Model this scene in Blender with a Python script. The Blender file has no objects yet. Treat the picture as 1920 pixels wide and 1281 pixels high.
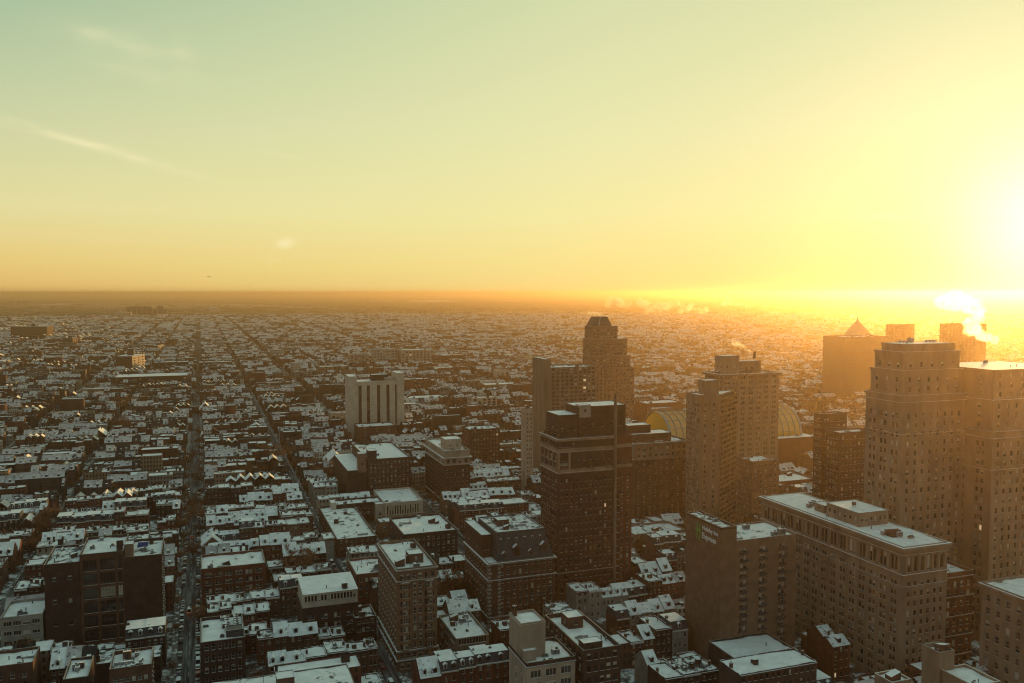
import bpy, math, random
import numpy as np
from mathutils import Vector, Matrix, Euler

# ------------------------------------------------------------------ camera, world, sun, exposure
S = bpy.context.scene
C = S.collection
random.seed(11)
rng = np.random.default_rng(5)
R = math.radians
EYE, FOC = 140.0, 1620.0                    # camera height in metres, focal length in photo pixels
YAW, PITCH = math.atan(585 / FOC), math.atan(91.5 / FOC)

cam = bpy.data.cameras.new('camera')
cam.sensor_width = 36
cam.lens = 36 * FOC / 1920
cam.clip_start, cam.clip_end = 1.0, 150000
camo = bpy.data.objects.new('camera', cam)
camo.location = (0, 0, EYE)
camo.rotation_euler = (math.pi / 2 - PITCH, 0, -YAW)
C.objects.link(camo)
S.camera = camo

SUN_AZ, SUN_EL = R(51.8), R(3.5)            # azimuth clockwise from +Y
W = bpy.data.worlds.new('World')
S.world = W
W.use_nodes = True
wn, wl = W.node_tree.nodes, W.node_tree.links
wn.clear()
sky = wn.new('ShaderNodeTexSky')
sky.sky_type = 'NISHITA'
sky.sun_disc = False
sky.sun_elevation, sky.sun_rotation = SUN_EL, SUN_AZ
sky.altitude, sky.air_density, sky.dust_density, sky.ozone_density = 50, 1.3, 2.2, 0.6
bg = wn.new('ShaderNodeBackground')
bg.inputs['Strength'].default_value = 0.12
out = wn.new('ShaderNodeOutputWorld')
sdir = Vector((math.sin(SUN_AZ) * math.cos(SUN_EL), math.cos(SUN_AZ) * math.cos(SUN_EL), math.sin(SUN_EL)))
def wnode(t, **kw):
    k = wn.new(t)
    for a_, v_ in kw.items(): setattr(k, a_, v_)
    return k
def wmath(op, a_, b_=None, c_=None):
    k = wnode('ShaderNodeMath', operation=op)
    for i, v_ in enumerate((a_, b_, c_)):
        if v_ is None: continue
        if isinstance(v_, (int, float)): k.inputs[i].default_value = v_
        else: wl.new(v_, k.inputs[i])
    return k.outputs[0]
def wramp(src, stops):
    k = wnode('ShaderNodeValToRGB'); e = k.color_ramp.elements
    e[0].position, e[0].color = stops[0][0], (*stops[0][1], 1); e[1].position, e[1].color = stops[-1][0], (*stops[-1][1], 1)
    for p_, c_ in stops[1:-1]: q_ = e.new(p_); q_.color = (*c_, 1)
    wl.new(src, k.inputs[0]); return k.outputs[0]
def wmix(fac, a_, b_, mode='MIX'):
    k = wnode('ShaderNodeMixRGB', blend_type=mode)
    for i, v_ in enumerate((fac, a_, b_)):
        if isinstance(v_, (int, float)): k.inputs[i].default_value = v_
        elif isinstance(v_, tuple): k.inputs[i].default_value = (*v_, 1)
        else: wl.new(v_, k.inputs[i])
    return k.outputs[0]
tc = wnode('ShaderNodeTexCoord'); dirn = tc.outputs['Generated']
sep = wnode('ShaderNodeSeparateXYZ'); wl.new(dirn, sep.inputs[0])
dz = wmath('MAXIMUM', sep.outputs['Z'], 0.0)
dp = wnode('ShaderNodeVectorMath', operation='DOT_PRODUCT'); wl.new(dirn, dp.inputs[0]); dp.inputs[1].default_value = sdir
ds = wmath('MAXIMUM', dp.outputs['Value'], 0.0)
# the low winter sun's sky by height, away from the sun and towards it
away = wramp(dz, [(0.0, (.86, .54, .17)), (.030, (.87, .64, .22)), (.089, (.81, .75, .37)), (.179, (.62, .67, .39)), (.319, (.32, .50, .345)), (.6, (.30, .46, .40)), (1.0, (.29, .43, .40))])
toward = wramp(dz, [(0.0, (.94, .75, .26)), (.030, (.93, .79, .30)), (.089, (.89, .84, .39)), (.179, (.82, .82, .44)), (.319, (.70, .75, .42)), (.6, (.47, .60, .46)), (1.0, (.29, .43, .40))])
mixf = wmath('SMOOTH_MIN', 1.0, wmath('MULTIPLY', wmath('MAXIMUM', wmath('SUBTRACT', ds, 0.45), 0.0), 2.3), 0.1)
base = wmix(mixf, away, toward)
anti = wramp(dz, [(0.0, (.18, .125, .125)), (.06, (.27, .165, .145)), (.16, (.24, .175, .17)), (.35, (.18, .24, .25)), (1.0, (.29, .43, .40))])
antif = wmath('MULTIPLY', wmath('MAXIMUM', wmath('SUBTRACT', 0.42, dp.outputs['Value']), 0.0), 1.25)
base = wmix(wmath('MINIMUM', antif, 1.0), base, anti)
glow = wmath('ADD', wmath('MULTIPLY', wmath('POWER', ds, 50.0), 0.20), wmath('MULTIPLY', wmath('POWER', ds, 380.0), 0.75))
base = wmix(1.0, base, wmix(glow, (0, 0, 0), (.95, .92, .72)), 'ADD')
sc_ = wnode('ShaderNodeVectorMath', operation='SCALE'); wl.new(base, sc_.inputs[0]); sc_.inputs['Scale'].default_value = 8.6
# thin clouds, each a streak round a direction in the sky
az = wmath('ARCTAN2', sep.outputs['X'], sep.outputs['Y']); el = wmath('ARCSINE', sep.outputs['Z'])
cmb = wnode('ShaderNodeCombineXYZ'); wl.new(wmath('MULTIPLY', az, 22.0), cmb.inputs[0]); wl.new(wmath('MULTIPLY', el, 75.0), cmb.inputs[1])
cn = wnode('ShaderNodeTexNoise'); cn.inputs['Scale'].default_value = 1.0; cn.inputs['Detail'].default_value = 6; wl.new(cmb.outputs[0], cn.inputs['Vector'])
cloud = None
for (px, py, su, sv, tilt, amp) in ((205, 283, 125, 7, .25, .42), (130, 262, 90, 5, .12, .18), (250, 90, 90, 20, .12, .17), (290, 143, 80, 15, .1, .14), (350, 105, 20, 26, .3, .14), (180, 75, 26, 16, 0, .12), (539, 457, 14, 8, -.1, .9), (515, 488, 14, 5, 0, .12), (1700, 409, 110, 6, .06, .5), (100, 446, 190, 9, .02, .07), (520, 291, 40, 4, .12, .12)):
    ca = YAW + math.atan((px - 960) / FOC); ce = math.atan((549 - py) / FOC * math.cos(ca - YAW)); rad_ = 1 / FOC
    du = wmath('SUBTRACT', az, ca); dv = wmath('SUBTRACT', el, ce)
    v2 = wmath('DIVIDE', wmath('ADD', dv, wmath('MULTIPLY', du, tilt)), sv * rad_); u2 = wmath('DIVIDE', du, su * rad_)
    gg = wmath('MULTIPLY', wmath('EXPONENT', wmath('MULTIPLY', wmath('ADD', wmath('MULTIPLY', u2, u2), wmath('MULTIPLY', v2, v2)), -1.0)), amp)
    cloud = gg if cloud is None else wmath('ADD', cloud, gg)
cloud = wmath('MULTIPLY', cloud, wmath('MULTIPLY', wmath('MAXIMUM', wmath('SUBTRACT', cn.outputs[0], 0.2), 0.0), 2.6))
final0 = wmix(cloud, sc_.outputs[0], (9.0, 8.0, 4.8))
final = wmix(0.10, final0, sky.outputs[0])
wl.new(final, bg.inputs[0])
wl.new(bg.outputs[0], out.inputs[0])

sun = bpy.data.lights.new('sun', 'SUN')
sun.energy, sun.angle, sun.color = 5.0, R(0.6), (1.0, 0.56, 0.17)
suno = bpy.data.objects.new('sun', sun)
suno.rotation_euler = sdir.to_track_quat('Z', 'Y').to_euler()
suno.location = (0, 0, 400)
C.objects.link(suno)

S.view_settings.view_transform = 'Standard'
S.view_settings.look = 'None'
S.view_settings.exposure = 0.0
S.view_settings.gamma = 1.0
S.render.engine = 'CYCLES'
cy = S.cycles
cy.use_denoising = True
cy.filter_width = 1.15
cy.max_bounces, cy.diffuse_bounces, cy.glossy_bounces, cy.transmission_bounces = 4, 2, 2, 2
cy.volume_bounces, cy.transparent_max_bounces = 0, 8
cy.use_adaptive_sampling = False

# ------------------------------------------------------------------ photo pixel -> place
RM = Euler(camo.rotation_euler).to_matrix()
def ray(px, py):
    return RM @ Vector(((px - 960) / FOC, -(py - 640.5) / FOC, -1.0))
def at_y(px, py, Y):                        # point on that ray at distance Y down the streets
    d = ray(px, py); t = Y / d.y
    return Vector((d.x * t, Y, EYE + d.z * t))
def at_z(px, py, z=0.0):
    d = ray(px, py); t = (z - EYE) / d.z
    return Vector((d.x * t, d.y * t, z))
def at_x(px, py, X):
    d = ray(px, py); t = X / d.x
    return Vector((X, d.y * t, EYE + d.z * t))
def to_px(x, y, z):
    v = RM.transposed() @ Vector((x, y, z - EYE))
    return 960 + FOC * v.x / -v.z, 640.5 - FOC * v.y / -v.z

# ------------------------------------------------------------------ materials
MATS = {}
def nmat(name, col, rough=0.85, var=0.25, scale=0.15, col2=None, bump=0.0, spec=0.2, metal=0.0, rnd=0.0, detail=4, stretch=None):
    m = bpy.data.materials.new(name); m.use_nodes = True
    n, l = m.node_tree.nodes, m.node_tree.links
    b = n['Principled BSDF']
    b.inputs['Roughness'].default_value = rough
    b.inputs['Metallic'].default_value = metal
    b.inputs['Specular IOR Level'].default_value = spec
    geo = n.new('ShaderNodeNewGeometry')
    tx = n.new('ShaderNodeTexNoise'); tx.inputs['Scale'].default_value = scale; tx.inputs['Detail'].default_value = detail
    tx.inputs['Roughness'].default_value = 0.65
    if stretch:
        mp = n.new('ShaderNodeMapping'); mp.inputs['Scale'].default_value = stretch
        l.new(geo.outputs['Position'], mp.inputs[0]); l.new(mp.outputs[0], tx.inputs['Vector'])
    else:
        l.new(geo.outputs['Position'], tx.inputs['Vector'])
    rp = n.new('ShaderNodeValToRGB')
    rp.color_ramp.elements[0].position, rp.color_ramp.elements[1].position = 0.32, 0.68
    c2 = col2 or tuple(min(1, c * (1 + var)) for c in col)
    c1 = tuple(c * (1 - var) for c in col) if col2 is None else col
    rp.color_ramp.elements[0].color = (*c1, 1); rp.color_ramp.elements[1].color = (*c2, 1)
    l.new(tx.outputs[0], rp.inputs[0])
    src = rp.outputs[0]
    if rnd:
        oi = n.new('ShaderNodeObjectInfo')
        hs = n.new('ShaderNodeHueSaturation')
        mr = n.new('ShaderNodeMapRange'); mr.inputs['To Min'].default_value = 1 - rnd; mr.inputs['To Max'].default_value = 1 + rnd
        l.new(oi.outputs['Random'], mr.inputs[0]); l.new(mr.outputs[0], hs.inputs['Value']); l.new(src, hs.inputs['Color'])
        src = hs.outputs[0]
    l.new(src, b.inputs['Base Color'])
    if bump:
        bp = n.new('ShaderNodeBump'); bp.inputs['Strength'].default_value = bump; bp.inputs['Distance'].default_value = 0.3
        l.new(tx.outputs[0], bp.inputs['Height']); l.new(bp.outputs[0], b.inputs['Normal'])
    MATS[name] = m
    return m
nmat('brick_red', (0.14, 0.052, 0.036), var=0.3, scale=0.35, rnd=0.3)
nmat('brick_brown', (0.10, 0.054, 0.040), var=0.3, scale=0.3, rnd=0.25)
nmat('brick_dark', (0.058, 0.036, 0.032), var=0.3, scale=0.3, rnd=0.2)
nmat('brick_tan', (0.20, 0.12, 0.08), var=0.22, scale=0.3, rnd=0.2)
nmat('limestone', (0.27, 0.19, 0.135), var=0.30, scale=0.2, stretch=(1, 1, 0.25))
nmat('stone_grey', (0.27, 0.25, 0.22), var=0.2, scale=0.3, rnd=0.2)
nmat('stucco', (0.38, 0.30, 0.235), var=0.22, scale=0.2, rnd=0.2, stretch=(1, 1, 0.3))
nmat('concrete', (0.205, 0.15, 0.11), var=0.30, scale=0.25, stretch=(1, 1, 0.2))
nmat('white_panel', (0.50, 0.43, 0.345), var=0.16, scale=0.2)
nmat('pink_concrete', (0.23, 0.125, 0.09), var=0.12, scale=0.2)
nmat('slate', (0.055, 0.058, 0.065), var=0.35, scale=0.8)
nmat('metal_dark', (0.07, 0.07, 0.075), rough=0.5, var=0.3, scale=1.0, metal=0.3)
nmat('metal_grey', (0.28, 0.28, 0.28), rough=0.5, var=0.2, scale=1.0, metal=0.3)
nmat('tar', (0.045, 0.042, 0.042), var=0.4, scale=0.6)
nmat('frame_white', (0.55, 0.53, 0.48), var=0.1, scale=1)
nmat('frame_dark', (0.06, 0.05, 0.045), var=0.2, scale=1)
nmat('blind', (0.42, 0.38, 0.31), var=0.15, scale=0.4, rnd=0.3)
nmat('bark', (0.085, 0.058, 0.042), var=0.3, scale=2)
nmat('twig', (0.23, 0.11, 0.058), var=0.25, scale=0.5, rnd=0.3)
nmat('twig_far', (0.12, 0.07, 0.045), var=0.45, scale=0.02)
nmat('asphalt', (0.045, 0.045, 0.048), var=0.35, scale=0.25, detail=6)
nmat('pavement', (0.20, 0.195, 0.19), var=0.3, scale=0.3, detail=6)
nmat('green_paint', (0.10, 0.17, 0.08), var=0.15, scale=0.3)
nmat('blue_tarp', (0.02, 0.03, 0.14), var=0.2, scale=0.6)
nmat('tank_wood', (0.14, 0.085, 0.055), var=0.3, scale=1.5)

def glass(name, col, rough, lit=0):
    m = bpy.data.materials.new(name); m.use_nodes = True
    n, l = m.node_tree.nodes, m.node_tree.links
    b = n['Principled BSDF']
    b.inputs['Roughness'].default_value = rough
    b.inputs['Specular IOR Level'].default_value = 0.6
    oi = n.new('ShaderNodeObjectInfo')
    rp = n.new('ShaderNodeValToRGB')
    rp.color_ramp.elements[0].color = (*[c * 0.5 for c in col], 1)
    rp.color_ramp.elements[1].color = (*[c * 1.6 for c in col], 1)
    l.new(oi.outputs['Random'], rp.inputs[0]); l.new(rp.outputs[0], b.inputs['Base Color'])
    MATS[name] = m
glass('glass', (0.020, 0.021, 0.024), 0.08)
glass('glass_gold', (0.10, 0.075, 0.03), 0.25)
def vault_glass():
    m = bpy.data.materials.new('glass_vault'); m.use_nodes = True; n, l = m.node_tree.nodes, m.node_tree.links; n.clear()
    o = n.new('ShaderNodeOutputMaterial'); t = n.new('ShaderNodeBsdfTranslucent'); t.inputs[0].default_value = (0.80, 0.58, 0.22, 1); gl = n.new('ShaderNodeBsdfGlossy'); gl.inputs['Roughness'].default_value = 0.15; gl.inputs[0].default_value = (0.6, 0.55, 0.45, 1)
    mx = n.new('ShaderNodeMixShader'); mx.inputs[0].default_value = 0.22; l.new(t.outputs[0], mx.inputs[1]); l.new(gl.outputs[0], mx.inputs[2]); l.new(mx.outputs[0], o.inputs[0]); MATS['glass_vault'] = m
vault_glass()
glass('glass_green', (0.035, 0.05, 0.055), 0.12)

def snow_mat(name, cover, scale, dark=(0.05, 0.047, 0.045)):
    m = bpy.data.materials.new(name); m.use_nodes = True
    n, l = m.node_tree.nodes, m.node_tree.links
    b = n['Principled BSDF']; b.inputs['Roughness'].default_value = 0.7; b.inputs['Specular IOR Level'].default_value = 0.25
    geo = n.new('ShaderNodeNewGeometry')
    t1 = n.new('ShaderNodeTexNoise'); t1.inputs['Scale'].default_value = scale; t1.inputs['Detail'].default_value = 5; t1.inputs['Roughness'].default_value = 0.7
    l.new(geo.outputs['Position'], t1.inputs['Vector'])
    rp = n.new('ShaderNodeValToRGB'); e = rp.color_ramp.elements
    e[0].position, e[1].position = cover, cover + 0.07
    e[0].color = (*dark, 1); e[1].color = (0.80, 0.82, 0.83, 1)
    l.new(t1.outputs[0], rp.inputs[0])
    t2 = n.new('ShaderNodeTexNoise'); t2.inputs['Scale'].default_value = 0.35; t2.inputs['Detail'].default_value = 5
    l.new(geo.outputs['Position'], t2.inputs['Vector'])
    mr = n.new('ShaderNodeMapRange'); mr.inputs['From Min'].default_value = 0.3; mr.inputs['From Max'].default_value = 0.7
    mr.inputs['To Min'].default_value = 0.82; mr.inputs['To Max'].default_value = 1.05
    l.new(t2.outputs[0], mr.inputs[0])
    hs = n.new('ShaderNodeHueSaturation'); l.new(rp.outputs[0], hs.inputs['Color']); l.new(mr.outputs[0], hs.inputs['Value'])
    l.new(hs.outputs[0], b.inputs['Base Color'])
    bp = n.new('ShaderNodeBump'); bp.inputs['Strength'].default_value = 0.35; bp.inputs['Distance'].default_value = 0.25
    l.new(t2.outputs[0], bp.inputs['Height']); l.new(bp.outputs[0], b.inputs['Normal'])
    MATS[name] = m
snow_mat('snow', 0.27, 0.22)
snow_mat('snow_thin', 0.44, 0.3)
snow_mat('snow_mid', 0.37, 0.16)
snow_mat('snow_patch', 0.53, 0.4, dark=(0.12, 0.115, 0.11))
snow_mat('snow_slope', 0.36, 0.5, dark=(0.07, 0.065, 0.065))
def M(name): return MATS[name]

# ------------------------------------------------------------------ mesh helper
class MB:
    def __init__(s): s.v, s.f, s.m, s.mats = [], [], [], []
    def mi(s, mat):
        if mat not in s.mats: s.mats.append(mat)
        return s.mats.index(mat)
    def poly(s, pts, mat):
        k = len(s.v); s.v.extend([tuple(p) for p in pts]); s.f.append(tuple(range(k, k + len(pts)))); s.m.append(s.mi(mat))
    def box(s, x0, x1, y0, y1, z0, z1, mat, top=None, bottom=False):
        if x0 > x1: x0, x1 = x1, x0
        if y0 > y1: y0, y1 = y1, y0
        a = [(x0, y0), (x1, y0), (x1, y1), (x0, y1)]
        for i in range(4):
            p, q = a[i], a[(i + 1) % 4]
            s.poly([(*p, z0), (*q, z0), (*q, z1), (*p, z1)], mat)
        s.poly([(*p, z1) for p in a], top or mat)
        if bottom: s.poly([(*p, z0) for p in a[::-1]], mat)
    def prism(s, plan, z0, z1, mat, top=None, cap=True):      # plan counter-clockwise seen from above
        n = len(plan)
        for i in range(n):
            p, q = plan[i], plan[(i + 1) % n]
            s.poly([(*p, z0), (*q, z0), (*q, z1), (*p, z1)], mat)
        if cap: s.poly([(*p, z1) for p in plan], top or mat)
    def frustum(s, a, b, mat, top=None):                      # a, b: lists of 3d points of the same count
        n = len(a)
        for i in range(n): s.poly([a[i], a[(i + 1) % n], b[(i + 1) % n], b[i]], mat)
        s.poly(b, top or mat)
    def tube(s, p, q, r0, r1, mat, n=6, cap=True):
        p, q = Vector(p), Vector(q); d = (q - p).normalized()
        u = d.orthogonal().normalized(); w = d.cross(u)
        A = [p + r0 * (u * math.cos(t) + w * math.sin(t)) for t in [2 * math.pi * i / n for i in range(n)]]
        B = [q + r1 * (u * math.cos(t) + w * math.sin(t)) for t in [2 * math.pi * i / n for i in range(n)]]
        for i in range(n): s.poly([A[i], A[(i + 1) % n], B[(i + 1) % n], B[i]], mat)
        if cap: s.poly(B, mat)
    def mesh(s, name):
        me = bpy.data.meshes.new(name)
        me.from_pydata(s.v, [], s.f)
        for m in s.mats: me.materials.append(M(m))
        if len(s.mats) > 1: me.polygons.foreach_set('material_index', s.m)
        me.update()
        return me
    def build(s, name, parent=None, kind=None):               # points are world points; stored relative to the parent
        if not s.f: return None
        if parent is not None:
            o = world_of(parent)
            s.v = [(x - o.x, y - o.y, z - o.z) for x, y, z in s.v]
        ob = link(name, s.mesh(name), parent)
        if kind: ob['kind'] = kind
        return ob
def world_of(o):
    p = Vector(o.location)
    while o.parent is not None:
        o = o.parent; p = p + Vector(o.location)
    return p
def link(name, me, parent=None, loc=None, rz=0.0):
    o = bpy.data.objects.new(name, me); C.objects.link(o)
    if parent is not None: o.parent = parent
    if loc is not None: o.location = loc
    if rz: o.rotation_euler = (0, 0, rz)
    return o
def tag(o, label=None, cat=None, group=None, kind=None):
    if label: o['label'] = label
    if cat: o['category'] = cat
    if group: o['group'] = group
    if kind: o['kind'] = kind
    return o
def thing(name, label, cat, loc, group=None):
    o = bpy.data.objects.new(name, None); C.objects.link(o)
    o.location = loc; o.empty_display_size = 1
    return tag(o, label, cat, group)

# ------------------------------------------------------------------ builders for buildings
HALF = math.pi / 2
def Yz(px, zc):                             # distance zc along the lens axis -> distance down the streets, at that column
    a = math.atan((px - 960) / FOC)
    return zc * math.cos(YAW + a) / math.cos(a)
def zbase(py): return FOC * EYE / (py - 549)
def blk(xl, yt, xr, xb, zc, yb=None):       # photo corners -> X0, X1, Y0, Y1, roof height
    Y = Yz(xl, zc); p = at_y(xl, yt, Y); q = at_y(xr, yt, Y)
    if xl > 375: Y1 = at_x(xb, yb or yt, p.x).y
    else: Y1 = at_x(xb, yb or yt, q.x).y
    return p.x, q.x, Y, max(Y1, Y + 6), p.z
FOOT = []                                   # footprints kept clear of row houses
def foot(X0, X1, Y0, Y1, Z, g=2.0): FOOT.append((X0 - g, X1 + g, Y0 - g, Y1 + g, Z))

def lit_room():
    m = bpy.data.materials.new('room_lit'); m.use_nodes = True; b_ = m.node_tree.nodes['Principled BSDF']; b_.inputs['Base Color'].default_value = (0.5, 0.4, 0.25, 1)
    b_.inputs['Emission Color'].default_value = (1.0, 0.72, 0.38, 1); b_.inputs['Emission Strength'].default_value = 0.45; MATS['room_lit'] = m
lit_room()
_wc = {}
def win_mesh(w, h, style, var):
    w, h = round(w, 2), round(h, 2)
    k = (w, h, style, var)
    if k in _wc: return _wc[k]
    b = MB(); d = 0.22
    fr = {'sash': 'frame_white', 'dark': 'frame_dark', 'multi': 'frame_white', 'loft': 'frame_dark', 'slot': 'frame_dark'}[style]
    b.poly([(-w/2, d, 0), (w/2, d, 0), (w/2, d, h), (-w/2, d, h)], 'glass')
    t = 0.07 if style != 'loft' else 0.05
    def bar(x0, x1, z0, z1, dd=0.05):
        b.poly([(x0, d - dd, z0), (x1, d - dd, z0), (x1, d - dd, z1), (x0, d - dd, z1)], fr)
    bar(-w/2, -w/2 + t, 0, h); bar(w/2 - t, w/2, 0, h); bar(-w/2 + t, w/2 - t, h - t, h); bar(-w/2 + t, w/2 - t, 0, t)
    if style == 'sash': bar(-w/2 + t, w/2 - t, h * 0.5 - 0.04, h * 0.5 + 0.04, 0.06)
    if style in ('multi', 'loft'):
        n = max(2, int(round(w / 1.0)))
        for i in range(1, n): x = -w/2 + w * i / n; bar(x - 0.05, x + 0.05, t, h - t, 0.06)
        if style == 'loft':
            for z in (0.35, 0.7): bar(-w/2 + t, w/2 - t, h * z - 0.03, h * z + 0.03, 0.07)
    if var == 4: b.poly([(-w/2 + t, d - 0.01, t), (w/2 - t, d - 0.01, t), (w/2 - t, d - 0.01, h - t), (-w/2 + t, d - 0.01, h - t)], 'room_lit')
    if var in (1, 2, 3):
        f = (0.0, 0.35, 0.55, 0.92)[var]
        b.poly([(-w/2 + t, d - 0.02, h * (1 - f)), (w/2 - t, d - 0.02, h * (1 - f)), (w/2 - t, d - 0.02, h - t), (-w/2 + t, d - 0.02, h - t)], 'blind')
    if style != 'slot':
        b.box(-w/2 - 0.12, w/2 + 0.12, -0.14, d - 0.06, -0.16, -0.03, 'stone_grey', top='snow', bottom=True)
    me = b.mesh('window'); _wc[k] = me
    return me
ROT = {'N': 0.0, 'W': -HALF, 'E': HALF, 'S': math.pi}
def wp(side, c, a, d, z):                   # along the wall, depth inwards, height
    return {'N': (a, c + d, z), 'S': (a, c - d, z), 'W': (c + d, a, z), 'E': (c - d, a, z)}[side]
def facade(mb, side, c, a0, a1, z0, z1, cols, rows, mat, depth=0.22):
    """wall with real openings; returns the openings"""
    def q(x0, x1, u0, u1, d0=0.0): mb.poly([wp(side, c, x0, d0, u0), wp(side, c, x1, d0, u0), wp(side, c, x1, d0, u1), wp(side, c, x0, d0, u1)], mat)
    cols = sorted([k for k in cols if k[0] > a0 + 0.05 and k[1] < a1 - 0.05]); rows = sorted([r for r in rows if r[0] > z0 + 0.02 and r[1] < z1 - 0.02])
    res = []
    if not cols or not rows:
        q(a0, a1, z0, z1); return res
    z = z0
    for r0, r1 in rows:
        if r0 > z + 1e-4: q(a0, a1, z, r0)
        a = a0
        for k0, k1 in cols:
            q(a, k0, r0, r1); a = k1
            P = lambda x, d, u: wp(side, c, x, d, u)
            mb.poly([P(k0, 0, r0), P(k0, depth, r0), P(k0, depth, r1), P(k0, 0, r1)], mat)
            mb.poly([P(k1, 0, r0), P(k1, depth, r0), P(k1, depth, r1), P(k1, 0, r1)], mat)
            mb.poly([P(k0, 0, r0), P(k1, 0, r0), P(k1, depth, r0), P(k0, depth, r0)], mat)
            mb.poly([P(k0, 0, r1), P(k1, 0, r1), P(k1, depth, r1), P(k0, depth, r1)], mat)
            res.append((side, c, (k0 + k1) / 2, r0, k1 - k0, r1 - r0))
        q(a, a1, r0, r1); z = r1
    if z < z1 - 1e-4: q(a0, a1, z, z1)
    return res
def cols_even(a0, a1, n, w, margin=1.0, k=1, gap=0.35):      # n groups of k windows
    L = (a1 - a0 - 2 * margin) / n; o = []
    for i in range(n):
        m = a0 + margin + L * (i + 0.5); tot = k * w + (k - 1) * gap
        for j in range(k): s0 = m - tot / 2 + j * (w + gap); o.append((s0, s0 + w))
    return o
def rows_even(z0, pitch, n, h): return [(z0 + i * pitch, z0 + i * pitch + h) for i in range(n)]
def put_windows(root, wins, style='sash', cap=300, blind=0.35):
    o = world_of(root)
    wins = sorted(wins, key=lambda q: (Vector(wp(q[0], q[1], q[2], 0, q[3])) - camo.location).length)
    rest = MB()
    for i, (sd, c, a, z, w, h) in enumerate(wins):
        var = random.choice((1, 2, 3)) if random.random() < blind else 0
        if random.random() < 0.0025 and style != 'loft': var = 4
        me = win_mesh(w, h, style, var)
        p = Vector(wp(sd, c, a, 0, z))
        if i < cap: link('window', me, root, p - o, ROT[sd])
        else:
            mt = Matrix.Translation(p) @ Matrix.Rotation(ROT[sd], 4, 'Z')
            k = len(rest.v); rest.v.extend([tuple(mt @ v.co) for v in me.vertices])
            for pl in me.polygons:
                rest.f.append(tuple(k + j for j in pl.vertices)); rest.m.append(rest.mi(me.materials[pl.material_index].name))
    rest.build('window_mass', root, 'stuff')
def snow_roof(root, X0, X1, Y0, Y1, z, mat='snow', name='roof', n=None, amp=0.12):
    b = MB(); nx = n or max(2, min(14, int((X1 - X0) / 2.5))); ny = n or max(2, min(14, int((Y1 - Y0) / 2.5)))
    zz = z + rng.normal(0, amp, (nx + 1, ny + 1)).clip(-2 * amp, 2 * amp)
    for i in range(nx + 1):
        for j in range(ny + 1):
            b.v.append((X0 + (X1 - X0) * i / nx, Y0 + (Y1 - Y0) * j / ny, float(zz[i, j]) + (0.25 if (i in (0, nx) or j in (0, ny)) and random.random() < 0.4 else 0)))
    for i in range(nx):
        for j in range(ny):
            k = i * (ny + 1) + j
            b.f.append((k, k + ny + 1, k + ny + 2, k + 1)); b.m.append(b.mi(mat))
    o = b.build(name, root)
    for p in o.data.polygons: p.use_smooth = True
    return o
def parapet(root, X0, X1, Y0, Y1, z, h, mat, t=0.35, cap='stone_grey', name='parapet'):
    b = MB()
    for (a, c, d, e) in ((X0, X1, Y0, Y0 + t), (X0, X1, Y1 - t, Y1), (X0, X0 + t, Y0 + t, Y1 - t), (X1 - t, X1, Y0 + t, Y1 - t)):
        b.box(a, c, d, e, z, z + h, mat, top=cap)
    return b.build(name, root)
def ring(b, X0, X1, Y0, Y1, z0, z1, p, mat, top='snow'):      # band that stands proud of the wall all round
    for (a, c, d, e) in ((X0 - p, X1 + p, Y0 - p, Y0 - 0.003), (X0 - p, X1 + p, Y1 + 0.003, Y1 + p), (X0 - p, X0 - 0.003, Y0, Y1), (X1 + 0.003, X1 + p, Y0, Y1)):
        b.box(a, c, d, e, z0, z1, mat, top=top, bottom=True)
def band(root, X0, X1, Y0, Y1, z0, z1, p, mat, name='cornice', top='snow'):
    b = MB(); ring(b, X0, X1, Y0, Y1, z0, z1, p, mat, top); return b.build(name, root)

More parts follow.
